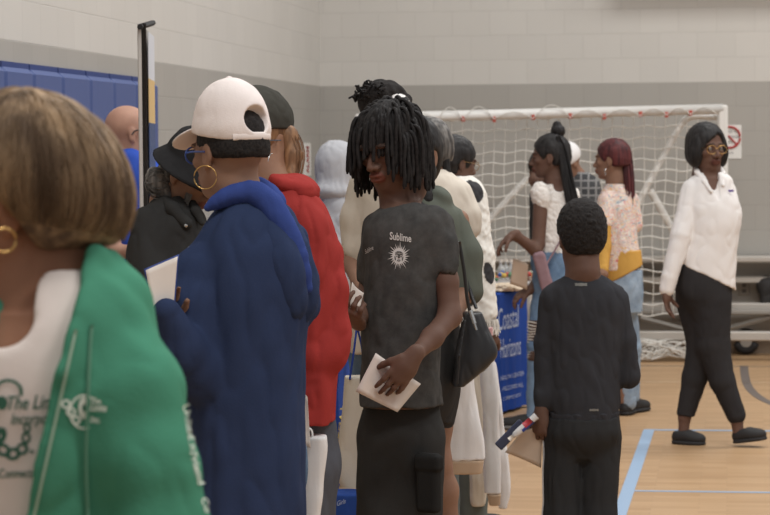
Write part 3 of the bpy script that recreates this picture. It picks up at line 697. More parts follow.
q = Sdf(); T.rings(q, tor, 2.4); T.chain(q, [(434, 220, -.05, 15), (441, 245, -.06, 14.5), (445, 264, -.07, 14)], .03); T.chain(q, [(376, 226, .05, 12), (371, 262, .06, 12.5), (369, 277, .055, 12.5)], .03)
q.cut(T.J(400, 405, 0), -UZ)
T.chain(q, [(446.5, 273, -.07, 12), (448, 292, -.075, 12.5)], .004, 'sub'); T.chain(q, [(368.5, 284, .055, 10.5), (368, 300, .055, 11)], .004, 'sub')
T.chain(q, [(401, 178, -.01, 18), (400, 203, -.01, 19)], .01, 'sub')
tee = T.make('t_shirt', q, fabric('washed_black_cotton', (74, 72, 70), .2, blot=22, weave=240, c2=(60, 59, 58)), .0045, folds(.0055, (.055, .055, .11), 11, .002, (.02, .02, .03)))
m = MB(); m.tube(smooth_line([T.J(400+20*math.cos(a)*1.0, 203+6*math.sin(a)*-1-2, -.01-.075*math.sin(a)*-1) for a in np.linspace(0, 2*PI, 16, endpoint=False)], 40, True), .005, 6, True)
T.mkbody(SKD, .0042, lip=(1.25, .82, .82)); legs(T, 399, -25, fabric('black_twill', (54, 53, 52), .1), SHOEB, .86, .108, .10, (.05, -.02), .009, 0, 1.05, L=.29, sep=.055)
m = Sdf(); m.box(T.J(428, 478, -.10), (.035, .018, .085), np.array([unit(R0*.85-F0*.5), unit(F0*.85+R0*.5), UZ]), .012); m.box(T.J(428, 458, -.105), (.040, .020, .022), np.array([unit(R0*.85-F0*.5), unit(F0*.85+R0*.5), UZ]), .008, .001)
T.make('cargo_pocket', m, fabric('black_twill_pocket', (40, 39, 38), .1), .006)
WP = fabric('print_pale', (205, 200, 195), .1, .9, 200, .1, 0)
bv = bvh_of(tee); v, f, fd = sun_art(); so = print_on('sun_print', tee, v, f, (399, 256, 7.6, .5, .3, -9.2), WP, bv=bv); print_on('sun_features', tee, v, fd, (399, 256, 7.6, .5, .3, -9.2), fabric('print_charcoal', (66, 64, 62), .1), off=.0035, bv=bv)
v, f = text_mesh('Sublime', 1, 0, .02); print_on('lettering', tee, v, f, (400.5, 237.5, 6.9, .9, .2, -10.5), WP, bv=bv)
v, f = text_mesh('Sublime', 1, .3); print_on('side_lettering', tee, v, f, (369, 250, 2.6, -1.5, -1.5, -6), WP, bv=bv)
H = T.H; q = Sdf(); H.e(q, (-.014, 0, .036), (.104, .086, .098), .02); H.e(q, (-.05, 0, -.02), (.06, .072, .07), .03); H.e(q, (.11, 0, -.055), (.095, .09, .10), .01, 'sub'); hr = T.make('hair', q, HDR, .006, folds(.003, (.012, .012, .012), 3))
rt = []; ln = []
for i in range(280):
    u = rng.uniform(-.15, 1); a = rng.uniform(-PI, PI); cz = math.sqrt(max(0, 1-u*u)); p = V(.097*cz*math.cos(a)-.014, .078*cz*math.sin(a), .09*u+.036)
    if abs(a) < 1.0 and u < .42: continue
    rt.append(p*1.03)
    if abs(a) < .75: L = rng.uniform(.09, .12)+.05*max(0, u-.5)
    elif abs(a) < 1.5: L = rng.uniform(.13, .18)+.05*max(0, u-.4)
    else: L = rng.uniform(.14, .20)+.05*max(0, u-.4)
    ln.append(L)
locks = fall(H, rt, ln, .30, 16, g=.42, col=((-.014, 0, .030), (.103, .085, .100)))
rad = [np.r_[.0052+.0012*np.abs(np.sin(np.arange(16)*1.7+i)), .003] for i in range(len(locks))]
locks = [smooth_line(l, 17) for l in locks]; hairtubes('locks', locks, rad, HDR, hr, 6)
# papers in his hands
pc = [T.J(376, 346, -.235), T.J(420, 377, -.205), T.J(397, 404, -.215), T.J(357, 383, -.245)]
o = sheet('paper_sheet', pc, PAPER, base=T.J(390, 404, -.25), bend=.008); tag(o, 'white paper sheet held in the right-hand fingers of the teenager with locks', 'paper')
o = sheet('folded_paper', [T.J(353, 279, -.16), T.J(365, 290, -.14), T.J(361, 303, -.15), T.J(351, 302, -.18)], PAPER, base=T.J(357, 303, -.16), bend=.01); tag(o, 'small folded paper beside the red hoodie in the far hand of the teenager', 'paper')
# ---------------------------------------------------------------- woman in green hoodie
N_ = Fig('person', 'woman with a light brown bob in a green hoodie over a pale T-shirt', 40, 3.25)
H = N_.head(-14, 205, -62, 2, 0, 0, 1.0)
N_.chain(N_.body, [(5, 262, .02, 40), (48, 330, .03, 50)], .04); N_.chain(N_.body, [(52, 235, .03, 38), (62, 290, .03, 42), (60, 330, .02, 48)], .04); N_.chain(N_.body, [(40, 325, .0, 55), (95, 330, 0, 40)], .05)
N_.rings(N_.body, [(310, -30, 110, .09), (345, -70, 140, .11), (420, -60, 135, .13), (560, -55, 130, .13), (760, -60, 135, .14)])
N_.mkbody(SKG, .0045)
q = Sdf(); N_.rings(q, [(268, 5, 100, .075, .0), (290, -30, 122, .10), (330, -70, 135, .135), (400, -72, 136, .155), (515, -70, 130, .16), (700, -75, 135, .16), (760, -75, 135, .16)])
N_.chain(q, [(8, 240, -.01, 56), (12, 300, -.04, 45), (16, 318, -.10, 30)], .02, 'sub')
ts = N_.make('t_shirt', q, fabric('pale_cotton', (222, 206, 196), .04, .9, 300, .2), .006, folds(.003, (.09, .09, .14), 21))
q = Sdf(); N_.rings(q, [(262, 60, 105, .06, .03), (285, -30, 128, .13), (330, -85, 150, .165), (400, -90, 152, .19), (515, -88, 146, .195), (700, -90, 150, .195), (780, -85, 146, .19)])
N_.chain(q, [(110, 326, -.03, 46), (139, 390, -.09, 48), (152, 455, -.11, 49), (162, 530, -.12, 51), (165, 600, -.12, 48), (130, 690, -.2, 38)], .03)
N_.chain(q, [(-105, 320, .1, 44), (-150, 480, .1, 48), (-150, 690, .05, 36)], .03)
for (a, b, c, d) in ((97, 262, .0, 17), (118, 283, -.02, 25), (112, 300, -.05, 28), (86, 282, .05, 20)): N_.ell(q, a, b, c, (d*1.25, d*.8, d*1.2), -30, .03)
N_.chain(q, [(98, 258, -.04, 13), (84, 310, -.11, 13), (72, 360, -.165, 12)], .02)
ldir = unit(R0*(38-88)/1-UZ*(515-285)); nrm_ = unit(np.cross(F0, ldir)); c_ = N_.J(63-75, 400, -.17)
q.box(c_, (.20, .100, .19), np.array([ldir, nrm_, F0]), .02, .015, 'sub'); c_ = N_.J(24-75, 580, -.17); q.box(c_, (.20, .100, .19), np.array([ldir, nrm_, F0]), .02, .015, 'sub')
N_.chain(q, [(20, 215, -.02, 62), (40, 292, -.04, 52)], .02, 'sub'); N_.schain(q, [(30, 288, .03, 6), (10, 303, -.03, 10), (-8, 335, -.10, 14), (-22, 420, -.17, 14)], .02)
N_.chain(q, [(112, 530, -.19, 5), (113, 430, -.19, 5), (126, 396, -.19, 3), (150, 372, -.185, 2)], .015, 'sub')
N_.chain(q, [(75, 352, -.19, 2.5), (105, 315, -.17, 4), (132, 292, -.15, 2)], .015, 'sub')
GR = fabric('green_fleece', (66, 136, 106), .07, .95, 220, .3, .3)
hd = N_.make('hoodie', q, GR, .0055, folds(.006, (.07, .07, .12), 31, .0015, (.03, .03, .04)))
m = MB(); bvh = bvh_of(hd); ln_ = []
for py in np.linspace(330, 540, 16):
    px = 74-(py-330)*.225; d = unit(ray(px+2, py)); hh = bvh.ray_cast(Vector(CAM), Vector(d)); ln_.append(CAM+d*((hh[3] if hh[0] is not None else 3.1)-.003))
m.tube(smooth_line(ln_, 30), .002, 6); m.build('zipper', plain('zip_tape', (150, 176, 150), .5), hd, smooth=True)
for pts in ([(92, 325), (90, 350), (88, 400), (86, 460), (88, 520)],):
    ln_ = []
    for px, py in pts:
        d = unit(ray(px, py)); hh = bvh.ray_cast(Vector(CAM), Vector(d)); ln_.append(CAM+d*((hh[3] if hh[0] is not None else 3.1)-.004))
    MB().tube(smooth_line(ln_, 20), .0022, 6).build('drawstring', plain('cord_green', (88, 140, 112), .8), hd, smooth=True)
PW = fabric('print_white', (214, 222, 206), .05, .9, 100, .1, 0); PG = fabric('print_green', (60, 104, 84), .08, .9, 100, .1, 0)
def ringart(cx, cy, r0, r1, a0=0, a1=2*PI, n=20, sx=1, rot=0):
    v = []; f = []
    for i in range(n):
        p, q_ = a0+(a1-a0)*i/n, a0+(a1-a0)*(i+1)/n; k = len(v)
        for r, t in ((r0, p), (r1, p), (r1, q_), (r0, q_)):
            x, y = sx*r*math.cos(t), r*math.sin(t); v.append((cx+x*math.cos(rot)-y*math.sin(rot), cy+x*math.sin(rot)+y*math.cos(rot), 0))
        f.append((k, k+1, k+2, k+3))
    return v, f
def art(name, tgt, parts, mat, bv, sk=0.0):
    for i, (v, f) in enumerate(parts): print_on(name, tgt, v, f, (0, 0, 1, sk, 0, 1), mat, bv=bv)
bt = bvh_of(ts)
for s_, x, y, w, sh in (('The Links,', 35, 403, 14.5, .3), ('Incorporated', 41, 419, 11.5, .25), ('Connected in Service', 40, 473, 9.6, 0), ('TM', 31, 452, 4.5, 0)):
    v, f = text_mesh(s_, 1, sh, .015); print_on('lettering', ts, v, f, (x, y, w, -.3*w/10*1.0, 0, -w*1.35), PG, bv=bt)
art('chain_emblem', ts, [ringart(8, 392, 10, 13, PI, 2.1*PI, sx=1.15), ringart(2, 403, 0, 7, sx=.8), ringart(0, 436, 2, 9, sx=.7, rot=.4), ringart(3, 450, 3, 6.5, sx=1.3, rot=.5), ringart(13, 454, 3, 6.5, sx=1.2, rot=-.2), ringart(22, 449, 3, 6, sx=1.1, rot=-.9), ringart(26, 438, 3, 6, sx=.8), ringart(27, 428, 2.5, 5, sx=.8)], PG, bt)
bvh = bvh_of(hd)
art('chain_emblem', hd, [ringart(84, 408, 4, 11, sx=.5), ringart(84, 412, 15.5, 17.5, 1.2, 5.3, sx=.85), ringart(66, 404, 2.6, 4.6, sx=1.1), ringart(71, 412, 2.6, 4.6, sx=1.1), ringart(76, 420, 2.4, 4.4, sx=1.1)], PW, bvh)
for s_, x, y, w in (('The', 95, 401, 6.5), ('Links', 98, 408, 8), ('Inc.', 95, 420, 7)):
    v, f = text_mesh(s_, 1, .25, .03); print_on('lettering', hd, v, f, (x, y, w, w*.05, 0, -w*1.2), PW, bv=bvh)
for s_, x, y, ax, ay in (('United', 188.5, 422, 2.2, 13), ('in', 193, 446, 2.4, 13), ('Friend', 197, 468, 3.4, 13), ('Co', 206, 505, 4, 12)):
    v, f = text_mesh(s_, 1, 0, .02); print_on('sleeve_lettering', hd, v, f, (x, y, ax, ay, 9, -2.0), PW, bv=bvh)
hoop(N_, 18, 237, 11.5, GOLD, -.115, .0016, 28, sx=1.0)
legs(N_, 30, -50, DENB, SHOEB, .92, .17, .14, (0, .05), .014)
# bob hair with combed strands
q = Sdf(); N_.ell(q, 22, 172, .0, (93, 82, 78), 0, .03); N_.ell(q, 56, 198, .01, (72, 55, 70), -12, .04); N_.ell(q, 90, 190, .02, (34, 56, 55), 10, .03); N_.ell(q, -18, 250, -.06, (48, 66, 60), 0, .02, 'sub')
N_.ell(q, 6, 262, -.03, (36, 50, 60), 20, .02, 'sub'); N_.ell(q, -95, 230, -.02, (60, 90, 90), 0, .02, 'sub'); q.cut(N_.J(60, 252, 0), -UZ, .02)
H1 = hairmat('hair_golden_brown', (150, 122, 92), (92, 72, 56), .6, (70, 70, 7)); H2 = hairmat('hair_strands', (176, 142, 104), (104, 80, 58), .55, (25, 25, 3))
hb = N_.make('hair', q, H1, .005, folds(.004, (.016, .016, .12), 8))
bvx = bvh_of(hb); lines = []; cc = N_.J(24, 190, .0); top = N_.J(34, 92, 0)
for i in range(2400):
    a = rng.uniform(0, 2*PI); h0 = rng.uniform(.02, .55) if rng.random() < .7 else rng.uniform(.3, .9); h1 = h0+rng.uniform(.3, .7); L = []; w_ = rng.uniform(-.25, .25); off = rng.uniform(.0005, .004)
    for t in np.linspace(h0, min(1.0, h1), 9):
        el = (1-t*1.38)*PI/2; aa = a+w_*(t-h0)+.02*math.sin(9*t+i); d = V(math.cos(aa)*math.cos(el), math.sin(aa)*math.cos(el), math.sin(el)); o0 = cc+UZ*.02
        hh = bvx.ray_cast(Vector(o0+d*.6), Vector(-d))
        if hh[0] is None: break
        L.append(np.array(hh[0])+d*off)
    if len(L) >= 5 and max(np.linalg.norm(np.diff(L, axis=0), axis=1)) < .05: lines.append(smooth_line(L, 9))
hairtubes('hair_strands', lines, [.00075]*len(lines), H2, hb, 3)
# ---------------------------------------------------------------- woman in white cap and navy hoodie
B_ = Fig('person', 'woman in a white baseball cap and long navy hoodie seen from behind', 245, 6.0)
H = B_.head(229, 154, -136, 2, 0, 0, 1.0)
B_.chain(B_.body, [(232, 185, -.01, 21), (250, 220, 0, 24)], .04)
tb = [(198, 232, 262, .08), (210, 215, 280, .11), (225, 205, 292, .14), (245, 197, 302, .165), (270, 190, 307, .175), (300, 186, 310, .18), (350, 186, 306, .18), (400, 186, 305, .18), (460, 185, 305, .18), (515, 182, 306, .185), (552, 180, 306, .19)]
B_.rings(B_.body, [(a, b+8, c-8, d-.02) for a, b, c, d in tb[2:]])
B_.chain(B_.body, [(214, 240, -.05, 12), (207, 370, -.12, 14), (182, 340, -.18, 9), (176, 325, -.18, 7)], .02)
hand(B_.body, B_.J(174, 325, -.18), UZ*.9-R0*.05, -F0+R0*.2, 1, (.4, .5, .6, .7), .8)
B_.chain(B_.body, [(292, 238, .05, 14), (302, 300, .06, 13), (280, 330, .2, 9)], .02)
B_.mkbody(SKM, .005)
q = Sdf(); B_.rings(q, tb, 2.3); B_.chain(q, [(218, 240, -.05, 17), (201, 270, -.09, 22), (192, 305, -.12, 26), (200, 366, -.14, 28)], .03); B_.chain(q, [(200, 370, -.14, 26), (188, 345, -.2, 23), (176, 305, -.25, 14)], .02)
B_.chain(q, [(290, 240, .04, 19), (300, 280, .05, 18), (300, 308, .06, 17), (285, 320, .15, 14)], .025)
B_.chain(q, [(236, 178, -.01, 20), (238, 200, -.01, 23)], .01, 'sub')
for L in ([(172, 335, -.30, 3), (200, 356, -.28, 5), (232, 352, -.25, 3)], [(180, 306, -.30, 3), (208, 326, -.27, 5), (236, 300, -.23, 3)], [(224, 400, -.21, 2), (236, 340, -.21, 4), (240, 270, -.2, 2)], [(284, 330, -.17, 3), (280, 400, -.18, 2)]): B_.chain(q, L, .012, 'sub')
NAVY = fabric('navy_fleece', (46, 58, 90), .08, .93, 220, .3, .25); ROY = fabric('royal_lining', (52, 70, 136), .08, .93, 220, .3, .25)
o = B_.make('hoodie', q, NAVY, .0055, folds(.008, (.07, .07, .16), 41, .0015, (.03, .03, .05)))
q = Sdf(); B_.schain(q, [(252, 208, .04, 12), (272, 216, .02, 14), (290, 248, -.02, 16), (301, 290, -.03, 15), (299, 316, -.03, 9)], .03); B_.schain(q, [(268, 226, -.08, 12), (284, 262, -.11, 15), (294, 306, -.10, 11)], .03)
B_.make('hood', q, NAVY, .0055, folds(.006, (.05, .05, .1), 43), o)
q = Sdf(); B_.schain(q, [(210, 207, -.08, 4), (230, 196, -.08, 8), (254, 192, -.07, 10), (270, 203, -.08, 11), (284, 224, -.09, 11), (297, 252, -.09, 10), (308, 286, -.08, 6)], .02); B_.schain(q, [(236, 190, .04, 6), (258, 189, .05, 8), (278, 204, .0, 8)], .02)
B_.make('hood_lining', q, ROY, .0045, folds(.003, (.04, .04, .06), 44), o)
q = Sdf(); B_.chain(q, [(171, 304, -.25, 7), (175, 318, -.235, 11), (182, 334, -.21, 11)], .02); B_.make('sleeve_lining', q, ROY, .005, None, o)
q = Sdf(); H.e(q, (-.016, 0, .034), (.101, .081, .093), .02); H.e(q, (-.05, 0, -.0), (.056, .068, .05), .03); H.e(q, (.10, 0, -.03), (.09, .09, .1), .012, 'sub'); q.cut(H.w(0, 0, -.012), -H.U, .01)
for t in (-1, 1): H.e(q, (.015, t*.085, -.03), (.036, .03, .05), .01, 'sub')
B_.make('hair', q, HAF, .0045, folds(.002, (.008, .008, .008), 5))
CAPW = fabric('cap_white_cotton', (236, 222, 216), .03, .9, 260, .3)
q = Sdf(); H.e(q, (-.012, 0, .066), (.101, .085, .118), .02); H.e(q, (-.012, 0, .095), (.090, .076, .085), .03); H.e(q, (-.012, 0, .055), (.105, .088, .06), .02); q.cut(H.w(0, 0, .044), -H.U+H.F*.17, .004)
H.e(q, (-.125, 0, .082), (.055, .040, .037), .004, 'sub'); q.box(H.w(-.125, 0, .036), (.05, .05, .014), H.B, .002, .004, 'add') if False else None
cp = B_.make('baseball_cap', q, CAPW, .0035, folds(.0022, (.022, .022, .03), 51))
q = Sdf(); tl = math.radians(24); BB = np.array([H.F*math.cos(tl)-H.U*math.sin(tl), H.S, H.U*math.cos(tl)+H.F*math.sin(tl)]); q.ell(H.w(.105, 0, .048), (.075, .080, .008), BB, .01); H.e(q, (-.01, 0, .05), (.098, .080, .08), .004, 'sub'); B_.make('brim', q, CAPW, .0035, None, cp)
q = Sdf(); H.e(q, (-.010, 0, .188), (.009, .009, .006)); B_.make('button', q, CAPW, .002, None, cp)
st = MB(); a_ = np.linspace(PI*.76, PI*1.24, 14); st.tube([H.w(-.012+.1045*math.cos(a), .088*math.sin(a), .040) for a in a_], .010, 8, flat=.3); st.build('strap', CAPW, cp, smooth=True)
glasses(B_, plain('blue_frame', (50, 84, 170), .3), .024, th=.0024)
hoop(B_, 207.5, 177, 11.5, GOLD, -.075, .0014, -10)
legs(B_, 246, -140, DENB, SHOEB, .85, .15, .14, (0, .04), .013)
o = sheet('paper_sheet', [B_.J(156, 265, -.26), B_.J(186, 252, -.24), B_.J(182, 300, -.24), B_.J(163, 302, -.26)], PAPER, base=B_.J(168, 300, -.25), bend=.004); tag(o, 'white form held up in front of the woman in white cap', 'paper')
sheet('backing_folder', [B_.J(154, 264, -.252), B_.J(187, 250, -.232), B_.J(183, 302, -.232), B_.J(162, 305, -.252)], plain('folder_blue', (44, 66, 140), .5), parent=o, bend=.004)
# ---------------------------------------------------------------- woman in red hoodie
R_ = Fig('person', 'woman in a red hoodie and dark cap with light brown ponytail', 300, 6.42)
H = R_.head(252, 143, -34, 2, 0, .06, 1.08)
R_.chain(R_.body, [(262, 170, .03, 19), (284, 200, 0, 22)], .04)
tr = [(180, 272, 304, .09), (192, 264, 315, .12), (210, 258, 327, .15), (240, 255, 338, .16), (290, 256, 343, .16), (340, 262, 340, .16), (385, 266, 337, .16), (410, 268, 336, .155), (420, 268, 336, .155)]
R_.rings(R_.body, [(a, b+8, c-8, d-.02) for a, b, c, d in tr[1:]]); R_.chain(R_.body, [(310, 218, 0, 11), (332, 345, -.03, 12), (290, 345, -.12, 7)], .02)
hand(R_.body, R_.J(290, 345, -.12), -R0*.9+UZ*.2, F0, 1, (.8, .9, 1, 1), .9)
R_.mkbody(SKW, .005)
RED = fabric('red_fleece', (164, 50, 46), .08, .93, 220, .3, .3)
q = Sdf(); R_.rings(q, tr); R_.chain(q, [(308, 218, 0, 15), (325, 255, -.03, 16), (331, 290, -.05, 17), (331, 335, -.06, 19), (328, 352, -.08, 18)], .025); R_.chain(q, [(328, 350, -.07, 18), (308, 354, -.12, 15), (290, 348, -.12, 12)], .02)
for L in ([(312, 312, -.25, 1), (332, 330, -.22, 4), (344, 352, -.16, 2)], [(306, 300, -.24, 2), (318, 318, -.24, 4), (330, 342, -.2, 2)], [(310, 380, -.16, 2), (338, 376, -.15, 3)], [(310, 205, -.14, 1), (318, 240, -.15, 2), (316, 280, -.16, 2)]): R_.chain(q, L, .012, 'sub')
R_.chain(q, [(260, 165, 0.03, 20), (268, 186, .0, 20)], .01, 'sub')
o = R_.make('hoodie', q, RED, .005, folds(.009, (.07, .07, .13), 61, .002, (.03, .03, .05)))
q = Sdf(); R_.ell(q, 298, 187, .0, (22, 12, 40), -20, .02); R_.ell(q, 284, 184, -.08, (16, 9, 16), -30, .02); R_.ell(q, 303, 192, -.02, (15, 13, 36), -35, .02); R_.make('hood', q, RED, .005, folds(.006, (.05, .05, .05), 63), o)
q = Sdf(); H.e(q, (-.012, 0, .05), (.108, .090, .095), .02); q.cut(H.w(0, 0, .034), -H.U, .004)
cp = R_.make('baseball_cap', q, fabric('cap_olive_black', (68, 66, 60), .1), .005, folds(.002, (.03, .03, .03), 65)); q = Sdf(); H.e(q, (.128, 0, .038), (.07, .072, .010), .01); R_.make('brim', q, fabric('cap_brim_black', (62, 60, 56), .1), .005, None, cp)
haircap(R_, HBR, .006)
q = Sdf(); R_.chain(q, [(274, 126, .06, 8), (287, 136, .05, 9.5), (293, 156, .03, 8), (291, 176, .01, 6), (288, 190, 0, 4)], .02); pt = R_.make('ponytail', q, HBR, .004, folds(.0015, (.008, .008, .06), 66))
L = []
for i in range(90):
    a = rng.uniform(0, 6.28); r = rng.uniform(.5, 1.15); L.append(smooth_line([R_.J(px+r*w*math.cos(a), py, dd+r*w*math.sin(a)/R_.s) for px, py, dd, w in ((276, 124, .06, 7), (288, 134, .05, 9.5), (295, 155, .03, 9), (293, 178, .01, 7), (289, 194, .0, 5))], 12))
hairtubes('loose_strands', L, [.0009]*90, HBR, pt, 3)
R_d = fabric('charcoal_heather', (84, 86, 94), .12, .95, 200, .3, 0); legs(R_, 304, -100, R_d, SHOEB, .84, .10, .082, (0, .03), .01, 0, .85)
m = MB(); m.tube([R_.J(273+5.0*math.cos(a), 165+12*math.sin(a), -.0+.02*math.cos(a)) for a in np.linspace(0, 2*PI, 26, endpoint=False)], .0014, 6, True); m.build('earring', SILV, R_.root, smooth=True)
glasses(R_, plain('blue_grey_frame', (70, 96, 120), .3), .022)
# ---------------------------------------------------------------- bald man
M_ = Fig('person', 'bald man in a royal blue polo shirt turned away beside the banner', 126, 10.35)
H = M_.head(129, 134, 112, 4, 0, 0, 1.0); M_.rings(M_.body, [(152, 118, 136, .07), (162, 112, 158, .10), (180, 109, 164, .12), (300, 112, 164, .13)], g=-.01); M_.chain(M_.body, [(131, 145, 0, 13), (128, 162, 0, 15)], .02)
M_.chain(M_.body, [(116, 176, -.1, 11), (115, 225, -.14, 10), (117, 250, -.16, 8), (140, 250, -.2, 6.5)], .02); hand(M_.body, M_.J(140, 250, -.2), R0, F0, 1)
M_.mkbody(SKL, .007)
q = Sdf(); M_.rings(q, [(149, 116, 138, .075), (157, 109, 156, .11), (172, 105, 166, .13), (200, 105, 168, .14), (260, 106, 168, .15), (305, 108, 168, .15), (325, 109, 168, .15)]); M_.chain(q, [(117, 172, -.08, 13), (115, 205, -.12, 13), (115, 218, -.13, 13)], .02); M_.chain(q, [(131, 142, 0, 11), (130, 152, 0, 14)], .005, 'sub')
o = M_.make('polo_shirt', q, fabric('royal_pique', (54, 88, 196), .08), .007, folds(.008, (.06, .06, .12), 71)); q = Sdf(); M_.chain(q, [(121, 150, .04, 4), (122, 153, -.06, 4), (134, 160, -.09, 4), (140, 168, -.07, 3)], .01); M_.make('collar', q, fabric('royal_collar', (48, 80, 188), .08), .005, None, o)
H = M_.H; MB().tube([H.w(.09, -.07, .022), H.w(.04, -.084, .024), H.w(-.0, -.084, .012), H.w(-.012, -.084, -.005)] if (H.S@F0) > 0 else [H.w(.09, .07, .022), H.w(.04, .084, .024), H.w(-.0, .084, .012), H.w(-.012, .084, -.005)], .003, 6).build('glasses', BK, M_.root, smooth=True)
legs(M_, 136, 110, BLK, SHOEB, .92, .15, .13, (.05, -.05), .014)
# ---------------------------------------------------------------- woman in bucket hat
K_ = Fig('person', 'woman in a black bucket hat and black jacket bending her head down', 172, 7.8)
H = K_.head(191, 174, 62, 34, 0, -.02, .96); K_.chain(K_.body, [(182, 188, .02, 16), (168, 215, .03, 18)], .03)
tk = [(196, 158, 186, .08), (206, 148, 200, .11), (225, 136, 206, .14), (250, 128, 206, .15), (290, 126, 202, .16), (340, 127, 200, .16), (372, 127, 200, .16)]
K_.rings(K_.body, [(a, b+8, c-8, d-.02) for a, b, c, d in tk[1:]]); K_.chain(K_.body, [(150, 225, -.1, 13), (160, 290, -.15, 12), (190, 285, -.3, 8)], .02); hand(K_.body, K_.J(190, 285, -.3), R0*.8-F0*.4, UZ, 1)
K_.mkbody(SKM, .006)
BJ = fabric('black_denim', (58, 57, 56), .1, .9, 300, .3)
q = Sdf(); K_.rings(q, tk); K_.chain(q, [(150, 222, -.09, 17), (152, 285, -.14, 17)], .03); K_.chain(q, [(154, 288, -.15, 15), (184, 287, -.29, 11)], .02); K_.chain(q, [(182, 186, .0, 15), (178, 202, .0, 17)], .01, 'sub')
for L in ([(172, 208, -.14, 1), (176, 240, -.17, 2), (177, 280, -.18, 2)], [(152, 262, -.2, 1), (170, 256, -.19, 2)]): K_.chain(q, L, .008, 'sub')
o = K_.make('jacket', q, BJ, .006, folds(.009, (.06, .06, .1), 81)); q = Sdf(); K_.chain(q, [(168, 200, -.07, 5), (176, 208, -.11, 7), (190, 222, -.13, 6)], .01); K_.chain(q, [(192, 200, -.04, 4), (198, 210, -.09, 5), (204, 222, -.1, 3)], .01); K_.make('collar', q, BJ, .005, None, o)
for px, py in ((190, 224), (193, 246)): m = MB(); m.sphere(K_.J(px, py, -.165), .006, 8, 6); m.build('button', SILV, o)
q = Sdf(); H.e(q, (-.012, 0, .055), (.108, .090, .088), .02); H.e(q, (-.012, 0, .115), (.085, .072, .022), .03); q.cut(H.w(0, 0, .045), -H.U, .01)
q.cone(H.w(-.01, 0, .062), H.w(-.005, 0, .012), .103, .148, .01); H.e(q, (.03, 0, -.16), (.2, .2, .165), .006, 'sub'); q.cut(H.w(0, 0, .008), -H.U, .004)
ht = K_.make('bucket_hat', q, fabric('hat_black', (44, 43, 44), .08), .005, folds(.003, (.04, .04, .04), 82))
q = Sdf(); H.e(q, (-.0115, 0, .10), (.087, .074, .049), .02); q.cut(H.w(0, 0, .106), -H.U, .004); K_.make('hat_crown_top', q, fabric('hat_navy', (42, 52, 84), .08), .005, None, ht)
haircap(K_, HGY, .006, -.08, h=.006)
q = Sdf(); K_.ell(q, 159, 181, -.03, (12, 15, 12), 30, .02); K_.ell(q, 168, 193, -.03, (8, 8, 8), 0, .02); bn_ = K_.make('hair_bun', q, HGY, .005, folds(.006, (.015, .015, .015), 84)); L = []
for i in range(120):
    a = rng.uniform(0, 6.28); b = rng.uniform(0, 6.28); c = rng.uniform(.7, 1.1); L.append(smooth_line([K_.J(160+13*c*math.cos(a+t*2.2), 183+15*c*math.sin(a+t*2.2)*math.cos(b), -.03+.04*c*math.sin(b+t)*1.0) for t in np.linspace(0, 1, 5)], 12))
hairtubes('curls', L, [.0013]*120, HGY, bn_, 3)
L = [smooth_line([K_.J(196+rng.uniform(-3, 2), 178, -.06), K_.J(190+rng.uniform(-4, 3), 198, -.08), K_.J(184+rng.uniform(-3, 4), 216+rng.uniform(-6, 6), -.10)], 8) for i in range(26)]; hairtubes('front_strands', L, [.0014]*26, HGY, bn_, 3)
hoop(K_, 197, 185, 2.4, GOLD, -.10, .0012, 60); legs(K_, 166, 60, BLK, SHOEB, .88, .14, .13, (0, .05), .014)
# ---------------------------------------------------------------- person in grey hoodie
Y_ = Fig('person', 'person with a light grey hood pulled up, near the wall corner', 338, 11.8)
H = Y_.head(338, 170, 150, 8, 0, 0, .98, face=False); ty = [(188, 328, 350, .09), (197, 321, 356, .12), (215, 317, 362, .13), (250, 316, 362, .14), (300, 316, 360, .14), (322, 317, 360, .14)]
Y_.rings(Y_.body, [(a, b+5, c-5, d-.02) for a, b, c, d in ty[1:]]); Y_.mkbody(SKD, .008)
GYH = fabric('grey_marl', (178, 178, 182), .06, .95, 200, .3, .2)
q = Sdf(); Y_.rings(q, ty); Y_.chain(q, [(322, 206, -.02, 9), (321, 255, -.06, 9), (324, 290, -.14, 7)], .02); Y_.chain(q, [(356, 206, .0, 9), (358, 255, .0, 9), (352, 290, .12, 7)], .02); o = Y_.make('hoodie', q, GYH, .007, folds(.010, (.06, .06, .11), 91))
q = Sdf(); H.e(q, (-.015, 0, .035), (.125, .105, .115), .02); H.e(q, (-.02, 0, -.05), (.10, .095, .10), .04); H.e(q, (-.03, 0, -.12), (.11, .11, .05), .04); H.e(q, (.13, 0, -.02), (.07, .075, .11), .01, 'sub'); Y_.make('hood', q, GYH, .006, folds(.006, (.04, .04, .07), 92), o)
legs(Y_, 338, 150, DENB, SHOEB, .88, .14, .12, (0, 0), .016)
# ---------------------------------------------------------------- woman in olive top
O_ = Fig('person', 'woman in an olive top and black shorts partly behind the teenager with locks', 430, 7.5)
H = O_.head(411, 156, -30, 5, 0, .03, 1.0); to = [(194, 412, 438, .07), (203, 402, 450, .10), (218, 394, 458, .12), (240, 392, 462, .125), (280, 392, 462, .13), (320, 395, 462, .13), (334, 396, 462, .13)]
O_.rings(O_.body, [(a, b+6, c-6, d-.02) for a, b, c, d in to[1:]]); O_.chain(O_.body, [(414, 180, .03, 16), (424, 205, 0, 18)], .02); O_.chain(O_.body, [(458, 220, -.02, 11), (468, 285, -.05, 11), (452, 310, -.13, 9), (436, 316, -.05, 7)], .02)
O_.chain(O_.body, [(434, 380, -.01, 22), (436, 425, -.01, 15), (438, 462, -.015, 12), (444, 490, 0, 13), (452, 560, .02, 9), (453, 610, .02, 8)], .03); O_.chain(O_.body, [(414, 380, .06, 24), (414, 450, .06, 14), (416, 560, .08, 9), (416, 612, .08, 8)], .03)
O_.mkbody(SKM, .005)
